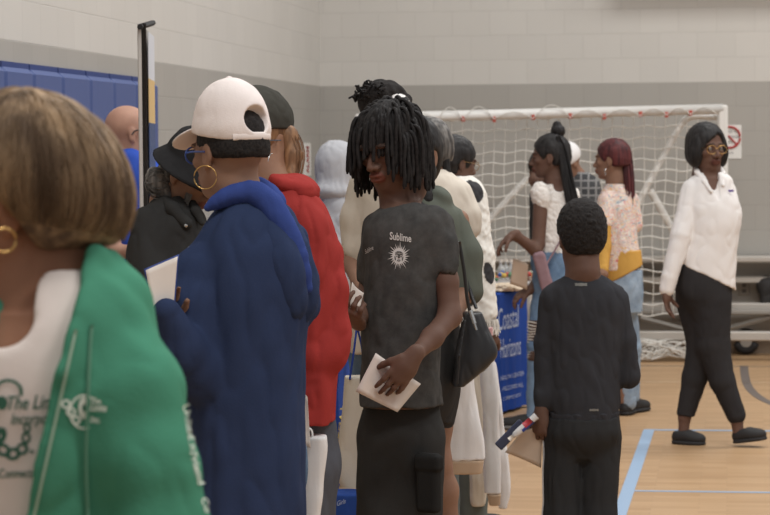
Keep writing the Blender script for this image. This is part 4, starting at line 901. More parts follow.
OLV = fabric('olive_jersey', (94, 98, 88), .1); q = Sdf(); O_.rings(q, to); O_.chain(q, [(454, 222, -.02, 14), (465, 255, -.04, 15.5), (468, 290, -.055, 15)], .03); O_.ell(q, 440, 196, -.02, (14, 9, 20), -35, .02)
O_.chain(q, [(440, 235, -.14, 2), (458, 275, -.14, 3)], .01, 'sub'); O_.chain(q, [(415, 176, .02, 17), (420, 196, .0, 18)], .01, 'sub'); q.cut(O_.J(460, 302), -UZ-R0*.3, .01); O_.rings(q, [(296, 400, 456, .12), (334, 398, 460, .125)]); q.cut(O_.J(400, 334), -UZ)
O_.make('top', q, OLV, .0055, folds(.005, (.08, .08, .14), 101))
q = Sdf(); O_.rings(q, [(318, 398, 458, .13), (345, 396, 462, .14), (375, 396, 461, .15), (400, 398, 457, .14), (420, 402, 452, .11)]); O_.chain(q, [(434, 392, -.01, 23), (435, 432, -.01, 17)], .03); O_.chain(q, [(416, 392, .05, 25), (415, 432, .06, 19)], .03); q.cut(O_.J(440, 437), -UZ)
O_.make('shorts', q, BLK, .006, folds(.005, (.05, .05, .1), 102))
haircap(O_, HB, .010, -.09); q = Sdf(); O_.chain(q, [(404, 140, .12, 20), (412, 165, .11, 20), (424, 188, .06, 10), (427, 200, .02, 5)], .03); O_.chain(q, [(420, 148, -.02, 10), (425, 172, -.04, 9), (427, 200, -.08, 5)], .03); O_.make('hair_length', q, HB, .005, folds(.005, (.012, .012, .08), 103))
for a, f_ in (((453, 612, .02), -30), ((416, 614, .08), -30)): g_ = O_.J(*a); g_[2] = .085; shoe(O_, g_, fvec(f_), SHOEB, low=True, sole=SOLEW)
# ---------------------------------------------------------------- man with curly hair, tan tee
C_ = Fig('person', 'tall man with curly black hair and white headband behind the teenager with locks', 385, 8.6)
H = C_.head(384, 124, -30, 5, 0, 0, 1.05, face=False); tc_ = [(158, 372, 402, .08), (168, 362, 416, .11), (185, 352, 428, .13), (205, 349, 432, .135), (260, 350, 430, .14), (330, 350, 430, .14), (352, 350, 430, .14)]
C_.rings(C_.body, [(a, b+6, c-6, d-.02) for a, b, c, d in tc_[1:]]); C_.chain(C_.body, [(358, 190, -.02, 10), (352, 262, -.05, 10), (362, 285, -.2, 7)], .02); C_.chain(C_.body, [(424, 190, .02, 10), (430, 262, 0, 10), (418, 285, -.1, 7)], .02); C_.mkbody(SKM, .007)
TAN = fabric('tan_jersey', (196, 182, 164), .06); q = Sdf(); C_.rings(q, tc_); C_.chain(q, [(362, 186, -.01, 13), (356, 218, -.03, 14), (355, 248, -.045, 14)], .03); C_.chain(q, [(420, 188, .01, 13), (428, 240, 0, 14)], .03); q2 = C_.make('t_shirt', q, TAN, .0065, folds(.006, (.06, .06, .12), 111))
q = Sdf(); H.e(q, (.01, .0, .10), (.075, .075, .05), .02); H.e(q, (-.02, 0, .06), (.10, .088, .07), .03); hr_ = C_.make('hair', q, HAF, .006, folds(.010, (.02, .02, .02), 112))
L = []
for i in range(200):
    p = C_.J(373, 94, -.04)+rng.normal(size=3)*V(.028, .03, .018); L.append(smooth_line([p, p+unit(rng.normal(size=3)+V(0, 0, 1))*.012, p+unit(rng.normal(size=3)+V(0, 0, .3))*.02], 7))
hairtubes('curls', L, [.004]*200, HAF, hr_, 5)
q = Sdf(); C_.ell(q, 393, 108, .0, (18, 21, 30), 20, .02); C_.ell(q, 376, 114, -.04, (24, 24, 30), 0, .01, 'sub'); C_.make('headband', q, fabric('white_knit', (232, 226, 222), .04), .006)
legs(C_, 388, -20, DENB, SHOEB, .95, .15, .13, (0, .0), .016)
# ---------------------------------------------------------------- grey-haired person in cream tee
E_ = Fig('person', 'grey-haired person with a dark ponytail in a cream tee facing left', 445, 9.1)
H = E_.head(423, 151, -98, 6, 0, 0, 1.0); te = [(170, 424, 448, .08), (178, 418, 458, .11), (192, 412, 468, .13), (215, 410, 472, .14), (280, 412, 470, .15), (330, 412, 470, .15)]
E_.rings(E_.body, [(a, b+6, c-6, d-.02) for a, b, c, d in te[1:]]); E_.chain(E_.body, [(430, 160, 0, 13), (438, 180, 0, 15)], .02); E_.chain(E_.body, [(462, 195, -.05, 10), (466, 250, -.07, 9), (450, 275, -.2, 7)], .02); E_.mkbody(SKM, .006)
CRM = fabric('cream_jersey', (212, 200, 184), .05); q = Sdf(); E_.rings(q, te); E_.chain(q, [(460, 192, -.04, 12), (467, 215, -.05, 12), (468, 228, -.05, 12)], .03); E_.chain(q, [(430, 160, 0, 13), (434, 172, 0, 14)], .01, 'sub'); E_.make('t_shirt', q, CRM, .006, folds(.006, (.05, .05, .1), 121))
haircap(E_, HGY, .007, -.05); q = Sdf(); E_.chain(q, [(436, 134, .0, 6), (440, 146, -.02, 6), (444, 160, -.04, 5), (447, 172, -.05, 3)], .01); E_.make('ponytail', q, HB, .004, folds(.003, (.01, .01, .06), 122))
legs(E_, 442, -90, fabric('grey_green_denim', (100, 106, 102), .08), SHOEB, .9, .14, .12, (0, 0), .016)
# ---------------------------------------------------------------- person in cow-spot cardigan
W_ = Fig('person', 'person in glasses and a white knit cardigan with black cow spots', 462, 10.0)
H = W_.head(455.5, 163, 118, 10, 0, 0, .86); tw = [(176, 450, 472, .08), (184, 445, 482, .11), (200, 442, 488, .13), (240, 442, 491, .14), (290, 442, 493, .15), (322, 442, 493, .15)]
W_.rings(W_.body, [(a, b+6, c-6, d-.02) for a, b, c, d in tw[1:]]); W_.chain(W_.body, [(457, 175, 0, 11), (462, 190, 0, 13)], .02); W_.chain(W_.body, [(474, 200, -.08, 10), (482, 260, -.1, 10), (485, 318, -.12, 7.5), (487, 326, -.12, 6.5)], .02); hand(W_.body, W_.J(487, 328, -.12), -UZ, R0*-.3+F0, 1, (.9, 1.1, 1.2, 1.2), .95); W_.mkbody(SKD, .006)
m, n, b = newmat('cow_spot_knit'); Ln = n.links; at = nd(n, 'ShaderNodeAttribute', attribute_name='tint'); Ln.new(at.outputs['Color'], b.inputs['Base Color']); b.inputs['Roughness'].default_value = .95; COW = m
def cow(v, c):
    c[:] = lin((226, 220, 210)); d = v-CAM; px = 385+FP*(d@CR)/(d@CF); py = 257.5-FP*(d@CU)/(d@CF); fr = (d@F0) < ((W_.base-CAM)@F0+.02)
    for (x, y, a, b_, r) in ((475, 192, 8, 11, -.4), (470, 186, 5, 6, 0), (489, 273, 5, 11, -.2), (452, 230, 7, 10, .3), (468, 300, 8, 7, 0), (462, 250, 5, 7, 0)):
        X = (px-x)*math.cos(r)+(py-y)*math.sin(r); Y = -(px-x)*math.sin(r)+(py-y)*math.cos(r); c[fr & ((X/a)**2+(Y/b_)**2 < 1)] = lin((48, 46, 48))
        c[~fr & ((X/a+.6)**2+(Y/b_-.4)**2 < 1)] = lin((48, 46, 48))
q = Sdf(); W_.rings(q, tw); W_.chain(q, [(472, 197, -.07, 13), (480, 255, -.1, 13), (484, 312, -.12, 11.5)], .02); W_.chain(q, [(457, 172, 0, 11), (459, 184, 0, 12)], .01, 'sub')
cd = W_.make('cardigan', q, COW, .005, folds(.005, (.05, .05, .09), 131, .002, (.012, .012, .012)), tint=cow)
L = [np.array([W_.J(485+11*math.cos(a), 317, -.12+.045*math.sin(a)), W_.J(485+12*math.cos(a)+rng.uniform(-1, 1), 324, -.12+.045*math.sin(a)), W_.J(485+12*math.cos(a)+rng.uniform(-2, 2), 331+rng.uniform(-2, 3), -.12+.045*math.sin(a))]) for a in np.linspace(0, 6.2, 44)]
hairtubes('cuff_fringe', L, [.0025]*44, fabric('fringe_white', (226, 220, 210), .05), cd, 4)
haircap(W_, HB, .013, -.06); glasses(W_, plain('amber_frame', (150, 110, 60), .3), .024)
m = MB(); m.box(W_.J(487.5, 329, -.155), (.016, .012, .02), bev=.005); wt = m.build('wristwatch', plain('watch_face', (214, 160, 160), .3), W_.root); m = MB(); m.tube([W_.J(487+6.8*math.cos(a), 328.5, -.12+.029*math.sin(a)) for a in np.linspace(0, 2*PI, 16, endpoint=False)], .007, 6, True, flat=1.4); m.build('watch_strap', BK, wt)
legs(W_, 463, 110, fabric('grey_green_twill', (100, 106, 100), .08), SHOEB, .92, .14, .12, (0, 0), .014, sep=.08)
# ---------------------------------------------------------------- woman in white blouse walking
A_ = Fig('person', 'woman in glasses, white shirt and black trousers walking past the goal', 706, 13.05)
H = A_.head(706.5, 149, 24, 2, 0, 0, 1.08)
ta = [(172, 700, 724, .08), (178, 690, 731, .10), (190, 682, 735, .12), (205, 681, 740, .145), (222, 683, 741, .155), (240, 682, 738, .15), (262, 676, 736, .15), (292, 674, 735, .15)]
A_.rings(A_.body, [(a, b+7, c-7, d-.03) for a, b, c, d in ta[1:-1]]+[(292, 690, 722, .08), (312, 692, 722, .08)]); A_.chain(A_.body, [(708, 160, 0, 10), (711, 178, .0, 12)], .02)
A_.chain(A_.body, [(691, 192, -.03, 8), (679, 238, -.09, 8), (665, 284, -.11, 5.5), (664, 290, -.11, 4.8)], .02); hand(A_.body, A_.J(664, 290, -.11), -UZ+R0*.04, R0*.8-F0*.3, -1, (.25, .3, .35, .4), 1.0)
A_.chain(A_.body, [(730, 192, .1, 9), (731, 240, .16, 8), (728, 284, .2, 5)], .02); hand(A_.body, A_.J(728, 286, .2), -UZ, -R0, 1, (.3, .3, .4, .4), 1)
bl1 = [(697, 305, .04, 16), (704, 345, .04, 13), (697, 375, .05, 9), (686, 418, .06, 6), (685, 432, .06, 5.5)]; fl1 = [(711, 305, -.03, 16), (712, 345, -.03, 13), (721, 378, -.05, 9), (735, 418, -.06, 6), (737, 434, -.06, 5.5)]
A_.chain(A_.body, bl1, .02); A_.chain(A_.body, fl1, .02); A_.mkbody(SKD, .0055)
WSH = fabric('white_shirt', (232, 226, 222), .03, .85, 300, .15); q = Sdf(); A_.rings(q, ta)
A_.chain(q, [(728, 192, .08, 11), (731, 240, .16, 10), (728, 280, .2, 7)], .02)
q.cut(A_.J(706, 276), unit(-UZ*1.0+R0*(-.48)), .006); A_.chain(q, [(692, 190, -.03, 11.5), (679, 236, -.09, 11), (667, 276, -.11, 8.5), (664.5, 288, -.11, 7.6)], .006)
A_.chain(q, [(708, 162, -.04, 9), (710, 178, -.08, 6.5), (715, 196, -.14, 3)], .006, 'sub')
sh = A_.make('shirt', q, WSH, .0055, folds(.0065, (.07, .07, .12), 141, .0008, (.02, .02, .04)))
q = Sdf(); A_.chain(q, [(697, 166, .04, 2.4), (696, 172, -.04, 2.6), (702, 182, -.095, 2.6), (708, 191, -.13, 1.8)], .01); A_.chain(q, [(720, 165, .04, 2.2), (722, 173, -.05, 2.2), (720, 185, -.11, 1.8)], .01); A_.make('collar', q, WSH, .0045, None, sh)
m = MB(); m.box(A_.J(728, 190.5, -.115), (.014, .003, .006)); m.build('chest_emblem', plain('emblem_purple', (110, 90, 160), .7), sh)
BT = fabric('black_trouser', (52, 50, 51), .08); q = Sdf(); A_.rings(q, [(256, 677, 728, .13), (275, 675, 732, .145), (295, 677, 731, .145), (318, 690, 728, .10)]); A_.chain(q, [(697, 300, .04, 20.5), (705, 345, .04, 16.5), (696, 378, .05, 12.5), (687.5, 414, .06, 9.5)], .02); A_.chain(q, [(710, 300, -.03, 20.5), (712, 345, -.03, 17), (721, 380, -.05, 12.5), (734.5, 414, -.06, 9.5)], .02)
q.cut(A_.J(690, 417.5), unit(-UZ-R0*.12), .003)
tr_ = A_.make('trousers', q, BT, .006, folds(.005, (.05, .05, .12), 142))
for J_, th in ((A_.J(682, 430.5, .06), 1), (A_.J(738, 434, -.06), -9)): 
    if th > 0: J_[2] = .082
    else: J_[2] = .100
    shoe(A_, J_, R0*1.0-F0*.45, SHOEB, .165, low=True, pitch=th, name='loafer')
q = Sdf(); H.e(q, (-.014, 0, .036), (.112, .096, .102), .02); H.e(q, (-.03, .0, -.03), (.080, .096, .075), .03)
for t in (-1, 1): H.e(q, (.02, t*.075, -.02), (.045, .03, .075), .02)
H.e(q, (.115, 0, -.035), (.09, .062, .100), .012, 'sub'); H.e(q, (.115, .022*(1 if H.S@R0 > 0 else -1), .035), (.06, .036, .052), .015, 'sub'); A_.make('hair', q, HB, .0045, folds(.003, (.012, .012, .05), 143))
glasses(A_, GOLD, .0235, th=.0016); eyes(A_)
m = MB(); m.sphere(H.w(.0, (-1 if H.S@R0 > 0 else 1)*.09, -.045), .006, 8, 6); m.build('earring', GOLD, A_.root)
# ---------------------------------------------------------------- boy
Q_ = Fig('person', 'boy in a black long-sleeved top and black track pants seen from behind', 582, 8.9)
H = Q_.head(581, 237, -168, 6, 0, 0, 1.0); tq = [(274, 568, 600, .065), (281, 556, 612, .085), (291, 546, 622, .10), (310, 545, 626, .11), (340, 546, 622, .11), (375, 547, 620, .115), (400, 547, 620, .12), (413, 549, 618, .12), (424, 550, 617, .12)]
Q_.rings(Q_.body, [(a, b+6, c-6, d-.02) for a, b, c, d in tq[1:]]); Q_.chain(Q_.body, [(581, 255, 0, 15.5), (583, 285, 0, 18)], .03)
Q_.chain(Q_.body, [(549, 303, 0, 9), (546, 350, 0, 8.5), (543, 398, -.02, 7), (541, 410, -.03, 6.2)], .02); hand(Q_.body, Q_.J(541, 411, -.03), -UZ-R0*.15, R0*.6+F0*.7, -1, (.6, .7, .8, .9), .92); Q_.chain(Q_.body, [(618, 303, 0, 8), (627, 372, 0, 7), (612, 380, .2, 5.5), (606, 378, .26, 5.5)], .02); hand(Q_.body, Q_.J(606, 378, .26), -R0, -F0, 1, k=.9)
Q_.mkbody(SKD, .005)
q = Sdf(); Q_.rings(q, tq); Q_.chain(q, [(552, 299, 0, 13), (546, 345, 0, 11.5), (544, 395, -.02, 10), (543, 404, -.02, 9)], .02); Q_.chain(q, [(616, 300, 0, 13), (624, 340, 0, 12), (629, 376, .01, 11.5)], .02); Q_.chain(q, [(628, 378, .02, 11.5), (612, 380, .2, 8)], .02)
for L in ([(562, 300, -.12, 1), (556, 350, -.13, 2), (558, 395, -.14, 1.5)], [(608, 300, -.12, 1), (612, 350, -.13, 2), (608, 395, -.14, 1.5)], [(550, 402, -.13, 1), (585, 407, -.15, 2), (615, 402, -.13, 1)]): Q_.chain(q, L, .010, 'sub')
lt = Q_.make('long_sleeve_top', q, BLK2, .0048, folds(.006, (.05, .05, .10), 151, .001, (.02, .02, .03)))
q = Sdf(); Q_.rings(q, [(411, 548, 619, .122), (424, 549, 618, .12)]); Q_.make('hem_band', q, BLK2, .005, folds(.004, (.03, .03, .09), 152), lt)
LG = plain('logo_grey', (120, 118, 112), .6)
bq = bvh_of(lt)
for (cx, cy, sc_) in ((581, 284.5, 6.0), (594, 410, 4.5)):
    for sgn in (1, -1):
        v, f = ringart(0, .0-sgn*.55, .55, .9, PI*.12 if sgn > 0 else -PI*.88, PI*.88 if sgn > 0 else -PI*.12, 12, 1.3); print_on('emblem', lt, v, f, (cx, cy, sc_, 0, 0, -sc_*.8), LG, bv=bq)
TP = fabric('track_black', (50, 50, 51), .08, .8); q = Sdf(); Q_.rings(q, [(416, 547, 619, .125), (435, 545, 620, .125), (458, 556, 606, .07)]); Q_.chain(q, [(563, 440, 0, 20), (563, 515, 0, 19), (564, 570, 0, 15)], .02); Q_.chain(q, [(601, 440, 0, 20), (598, 515, 0, 19), (597, 570, 0, 15)], .02); tp = Q_.make('track_pants', q, TP, .006, folds(.006, (.05, .05, .14), 153))
bt_ = bvh_of(tp); Lp = []
for t in np.linspace(0, 1, 24):
    py = 422+150*t; z = Q_.J(560, py)[2]; o_ = Q_.J(520, py, -.03); d = Q_.J(565, py, .0)-o_; d[2] = 0; hh = bt_.ray_cast(Vector(o_), Vector(unit(d)))
    if hh[0] is not None: Lp.append(np.array(hh[0])-unit(d)*.001)
MB().tube(smooth_line(Lp, 30), .004, 6).build('side_piping', plain('piping_white', (190, 190, 192), .7), tp, smooth=True)
Q_.chain(Q_.body, [(0, 0, 0, 1)]*1)
for px in (563, 597): g_ = Q_.J(px, 560); g_[2] = .08; shoe(Q_, g_, -fvec(0), SHOEB, sole=SOLEW)
q = Sdf(); H.e(q, (-.014, 0, .040), (.110, .091, .105), .02); H.e(q, (-.045, 0, -.01), (.066, .078, .075), .03); H.e(q, (.12, 0, -.02), (.09, .095, .1), .01, 'sub')
for t in (-1, 1): H.e(q, (.01, t*.095, -.035), (.035, .026, .05), .012, 'sub')
q.cut(H.w(0, 0, -.075), -H.U, .015); Q_.make('hair', q, HAF, .0042, folds(.0035, (.007, .007, .007), 154))
# ---------------------------------------------------------------- woman with red braids
D_ = Fig('person', 'woman with dark red braided ponytail and multicoloured shirt over mustard sleeves', 618, 14.6)
H = D_.head(612, 160, -112, 2, 0, 0, 1.02); td = [(184, 606, 626, .08), (192, 601, 634, .10), (205, 598, 636, .12), (225, 598, 636, .13), (250, 599, 639, .14), (270, 599, 642, .15)]
D_.rings(D_.body, [(a, b+5, c-5, d-.02) for a, b, c, d in td[1:]]); D_.chain(D_.body, [(613, 172, 0, 8), (616, 188, 0, 10)], .02); D_.chain(D_.body, [(605, 205, -.08, 5), (602, 245, -.12, 5.5), (599, 272, -.2, 4.5)], .02); hand(D_.body, D_.J(598, 274, -.2), -UZ*.3-R0, F0, 1)
for a, b in ((.06, 0), (-.06, .02)): D_.chain(D_.body, [(617+a*60, 300, a, 12), (626+a*60, 350, a, 9), (628+a*70, 400, a, 6)], .02)
D_.mkbody(SKM, .006)
m, n, b = newmat('swirl_print'); Ln = n.links; tc = nd(n, 'ShaderNodeTexCoord'); mp = nd(n, 'ShaderNodeMapping', Scale=(9, 9, 22)); ns = nd(n, 'ShaderNodeTexNoise', Scale=1.0, Detail=1.5); ns.inputs['Distortion'].default_value = 2.2
Ln.new(tc.outputs['Object'], mp.inputs['Vector']); Ln.new(mp.outputs[0], ns.inputs['Vector']); rp = nd(n, 'ShaderNodeValToRGB'); rp.color_ramp.interpolation = 'CONSTANT'
cs = [(0, (228, 216, 206)), (.33, (216, 90, 80)), (.365, (232, 220, 210)), (.42, (236, 170, 70)), (.445, (232, 220, 210)), (.485, (80, 130, 160)), (.505, (234, 222, 212)), (.54, (222, 100, 90)), (.565, (232, 220, 210)), (.61, (232, 160, 70)), (.64, (228, 214, 206)), (.68, (130, 100, 140))]
e = rp.color_ramp.elements; e[0].position = 0; e[0].color = (*lin(cs[0][1]), 1); e[1].position = cs[1][0]; e[1].color = (*lin(cs[1][1]), 1)
for p_, c_ in cs[2:]: x = e.new(p_); x.color = (*lin(c_), 1)
Ln.new(ns.outputs['Fac'], rp.inputs['Fac']); Ln.new(rp.outputs['Color'], b.inputs['Base Color']); b.inputs['Roughness'].default_value = .9; SWL = m
q = Sdf(); D_.rings(q, td); D_.chain(q, [(606, 200, -.07, 9), (602, 222, -.11, 8.5)], .02); D_.chain(q, [(632, 200, .05, 8), (636, 225, .06, 8)], .02); q.cut(D_.J(621, 266), unit(-UZ+R0*.5)); D_.make('shirt', q, SWL, .006, folds(.004, (.05, .05, .08), 161))
MUS = fabric('mustard_knit', (206, 152, 66), .08); q = Sdf(); D_.rings(q, [(250, 601, 641, .14), (272, 600, 643, .152), (282, 600, 644, .15)]); q.cut(D_.J(621, 275), unit(-UZ+R0*.5)); D_.make('undershirt_hem', q, MUS, .006, folds(.0015, (.04, .04, .06), 162))
q = Sdf(); D_.chain(q, [(602.5, 218, -.11, 7.2), (602, 246, -.125, 7), (600, 268, -.18, 6)], .02); D_.make('sleeve', q, MUS, .006, folds(.003, (.03, .03, .05), 163))
q = Sdf(); D_.rings(q, [(270, 602, 642, .14), (290, 600, 643, .15), (312, 602, 642, .14)]); D_.chain(q, [(616, 305, -.04, 13), (624, 350, -.05, 11), (627, 402, -.05, 8.5)], .02); D_.chain(q, [(624, 305, .05, 14), (631, 350, .06, 11), (633, 398, .07, 8)], .02); D_.make('jeans', q, DENL, .006, folds(.005, (.05, .05, .08), 164))
for a, f_ in (((625, 402, -.05), 165), ((633, 400, .07), 140)): g_ = D_.J(*a); g_[2] = .085; shoe(D_, g_, fvec(f_), SHOEB, .21, name='sneaker', sole=BK)
haircap(D_, HRD, .008, -.04); cols = []
L = []
for i in range(70):
    a = rng.uniform(0, 6.28); r = rng.uniform(0, 1); L.append(smooth_line([D_.J(px+r*w*math.cos(a)*rng.uniform(.8, 1.1), py, dd+r*w*math.sin(a)/D_.s) for px, py, dd, w in ((622, 147, .0, 2.5), (626, 154, -.02, 5), (628, 175, -.05, 6), (628, 196+rng.uniform(-6, 10), -.07, 6))], 12))
hairtubes('braids', L, [.0042]*70, HRD, D_.root, 5)
hoop(D_, 604, 172, 4, SILV, -.085, .0022, -100)
# ---------------------------------------------------------------- woman with top bun
U_ = Fig('person', 'woman with braids in a top bun and white blouse reaching over the table', 556, 13.9)
H = U_.head(550, 157, -100, 4, 0, 0, 1.04); tu = [(184, 546, 566, .075), (190, 540, 574, .09), (202, 536, 578, .11), (220, 535, 576, .12), (240, 536, 572, .12), (252, 535, 572, .12)]
U_.rings(U_.body, [(180, 550, 562, .05)]+[(a, b+3, c-3, d-.015) for a, b, c, d in tu[1:]]); U_.chain(U_.body, [(553, 168, 0, 8), (556, 184, 0, 10)], .02)
U_.chain(U_.body, [(540, 200, -.09, 7.5), (537, 243, -.12, 6.5), (534, 249, -.14, 6.5), (516, 236, -.2, 4.8), (511, 234, -.21, 4.2)], .015); hand(U_.body, U_.J(511, 234, -.21), -R0*.75-UZ*.55, -UZ*.6+R0*.4, 1, (.3, .4, .5, .6), 1.0)
U_.chain(U_.body, [(566, 205, .1, 7), (560, 250, .12, 6.5), (535, 285, .0, 5), (529, 290, -.04, 4.4)], .015); hand(U_.body, U_.J(529, 290, -.04), -R0*.8-UZ*.4, -UZ+F0*.3, 1, (.5, .6, .7, .8), 1.0); U_.mkbody(SKD, .0055)
WBL = fabric('white_smocked', (230, 222, 214), .04, .9, 120, .5); q = Sdf(); U_.rings(q, tu); U_.ell(q, 540, 196, -.09, (10, 15, 11), 12, .02); U_.ell(q, 572, 200, .08, (9, 14, 11), -8, .02); U_.ell(q, 559, 183, -.10, (8, 9, 14), 0, .01, 'sub'); q.cut(U_.J(540, 254), -UZ)
U_.make('blouse', q, WBL, .005, folds(.005, (.03, .03, .03), 171))
q = Sdf(); U_.rings(q, [(250, 536, 573, .12), (268, 533, 578, .14), (292, 532, 580, .15), (312, 534, 580, .14)]); U_.chain(q, [(545, 305, -.04, 15), (537, 345, -.08, 10.5), (535, 395, -.06, 9), (535, 424, -.05, 9)], .02); U_.chain(q, [(566, 305, .05, 15), (566, 350, .05, 11), (564, 428, .06, 9)], .02)
jn = U_.make('jeans', q, DENL if False else fabric('denim_mid', (112, 138, 166), .14, c2=(84, 110, 140), blot=9), .006, folds(.005, (.05, .05, .08), 172)); L = []
for i in range(13):
    y = 321+i*2.9; L.append(np.array([U_.J(538+11.5*math.cos(a), y+.6*math.sin(3*a+i), -.075+.066*math.sin(a)*-1*-1) for a in np.linspace(PI*1.0, PI*2.0, 12)]))
hairtubes('frayed_threads', L, [.0042]*13, plain('fray_white', (206, 200, 190), .9), jn, 4); q = Sdf(); U_.chain(q, [(539, 318, -.082, 10.8), (537, 357, -.085, 10.2)], .005); q.cut(U_.J(537, 359), -UZ); q.cut(U_.J(537, 319), UZ)
U_.make('ripped_knee', q, fabric('knee_skin', (84, 64, 56), .1), .006, None, jn)  # dark skin showing through the rips
for a in ((535, 424, -.05), (564, 428, .06)): g_ = U_.J(*a); g_[2] = .085; shoe(U_, g_, fvec(-95), SHOEB, name='sneaker', sole=SOLEW)
haircap(U_, HB, .009, -.05); q = Sdf(); U_.ell(q, 558, 131, 0, (7.5, 7, 7.5), 0, .01); U_.ell(q, 557, 125, 0, (4.5, 4, 4), 0, .01); U_.make('hair_bun', q, HB, .004, folds(.003, (.012, .012, .012), 173)); L = []
for i in range(64):
    t = i/63; a = rng.uniform(-1, 1); e_ = rng.uniform(-8, 6)
    L.append(smooth_line([U_.J(557+a*2, 136, -.02-.06*t), U_.J(562+a*5, 152, -.03-.06*t), U_.J(566+a*6, 175, -.08-.04*t), U_.J(571+a*6, 202+e_, -.10-.04*t), U_.J(574+a*6, 214+e_, -.10-.03*t)], 16))
hairtubes('braids', L, [.0042]*64, HB, U_.root, 5)
PK = fabric('mauve_nylon', (148, 116, 122), .06, .7); m = MB(); m.tube(smooth_line([U_.J(574, 205, -.09), U_.J(566, 225, -.135), U_.J(556, 244, -.15), U_.J(545, 262, -.165)], 14), .016, 6, flat=.35, side=F0); m.tube(smooth_line([U_.J(536, 268, -.12), U_.J(534, 240, .0), U_.J(556, 205, .14), U_.J(574, 205, .02)], 14), .014, 6, flat=.35)
b_ = U_.J(540, 290, -.15); sl = empty('sling_bag', b_, 'mauve crossbody pouch worn by the woman with the top bun', 'bag'); m.build('strap', PK, sl, smooth=True); q = Sdf(); q.box(U_.J(541, 270, -.17), (.036, .028, .115), np.array([unit(R0*.95+UZ*.25), F0, unit(UZ*.95-R0*.25)]), .02); v, f = q.mesh(.006, folds(.004, (.04, .04, .04), 174)); link('pouch', npmesh('pouch', v-b_, f), PK, sl)
o = sheet('paper_sheet', [U_.J(512, 257, -.13), U_.J(527, 263, -.13), U_.J(526, 289, -.1), U_.J(509, 283, -.1)], PAPT, base=U_.J(516, 289, -.1), bend=.008); tag(o, 'tan paper held over the white-draped table by the woman with top bun', 'paper')
# ---------------------------------------------------------------- two people bent over behind her
X_ = Fig('person', 'person with short black hair bent forward behind the woman with top bun', 548, 16.7)
H = X_.head(541, 168, 150, 35, 0, -.1, .95); X_.rings(X_.body, [(178, 538, 556, .08), (190, 533, 562, .11), (230, 533, 564, .12), (270, 535, 564, .12)]); X_.chain(X_.body, [(537, 172, 0, 8), (545, 186, 0, 10)], .03); X_.mkbody(SKD, .008); haircap(X_, HB, .014, -.05, h=.007)
q = Sdf(); X_.rings(q, [(178, 541, 557, .09), (186, 535, 564, .12), (230, 532, 566, .135), (272, 534, 566, .13)]); X_.chain(q, [(537, 196, -.03, 8), (536, 240, -.05, 7)], .02); X_.make('shirt', q, BLK, .008, folds(.005, (.05, .05, .1), 181)); legs(X_, 550, 20, DENB, SHOEB, .88, .14, .12, (0, 0), .018)
Z_ = Fig('person', 'person in a white cap and black plaid shirt bent toward the table', 582, 16.3)
H = Z_.head(566, 163, -60, 30, 0, -.05, 1.05); Z_.rings(Z_.body, [(176, 572, 590, .08), (190, 568, 598, .11), (280, 570, 600, .12)]); Z_.chain(Z_.body, [(569, 170, 0, 8), (578, 182, 0, 10)], .03); Z_.mkbody(SKM, .008)
q = Sdf(); H.e(q, (-.012, 0, .045), (.108, .095, .092), .02); q.cut(H.w(0, 0, .0), -H.U, .004); H.e(q, (.1, 0, -.04), (.09, .085, .09), .01, 'sub'); cz = Z_.make('cap', q, fabric('white_cap', (228, 224, 222), .03), .007)
m, n, b = newmat('black_plaid'); Ln = n.links; tc = nd(n, 'ShaderNodeTexCoord'); br = nd(n, 'ShaderNodeTexBrick', Scale=1.0); sp = nd(n, 'ShaderNodeSeparateXYZ'); cb = nd(n, 'ShaderNodeCombineXYZ'); Ln.new(tc.outputs['Object'], sp.inputs[0]); Ln.new(sp.outputs[0], cb.inputs[0]); Ln.new(sp.outputs[2], cb.inputs[1]); Ln.new(cb.outputs[0], br.inputs['Vector'])
br.offset = 0; br.inputs['Brick Width'].default_value = .05; br.inputs['Row Height'].default_value = .05; br.inputs['Mortar Size'].default_value = .006; br.inputs['Color1'].default_value = (*lin((52, 52, 54)), 1); br.inputs['Color2'].default_value = (*lin((70, 70, 72)), 1); br.inputs['Mortar'].default_value = (*lin((128, 126, 124)), 1); Ln.new(br.outputs['Color'], b.inputs['Base Color']); b.inputs['Roughness'].default_value = .9
q = Sdf(); Z_.rings(q, [(172, 574, 588, .09), (180, 568, 598, .12), (195, 566, 602, .135), (240, 567, 603, .14), (282, 568, 602, .14)]); Z_.make('plaid_shirt', q, m, .007, folds(.006, (.05, .05, .1), 182)); legs(Z_, 585, -60, DENB, SHOEB, .88, .14, .12, (0, 0), .018)
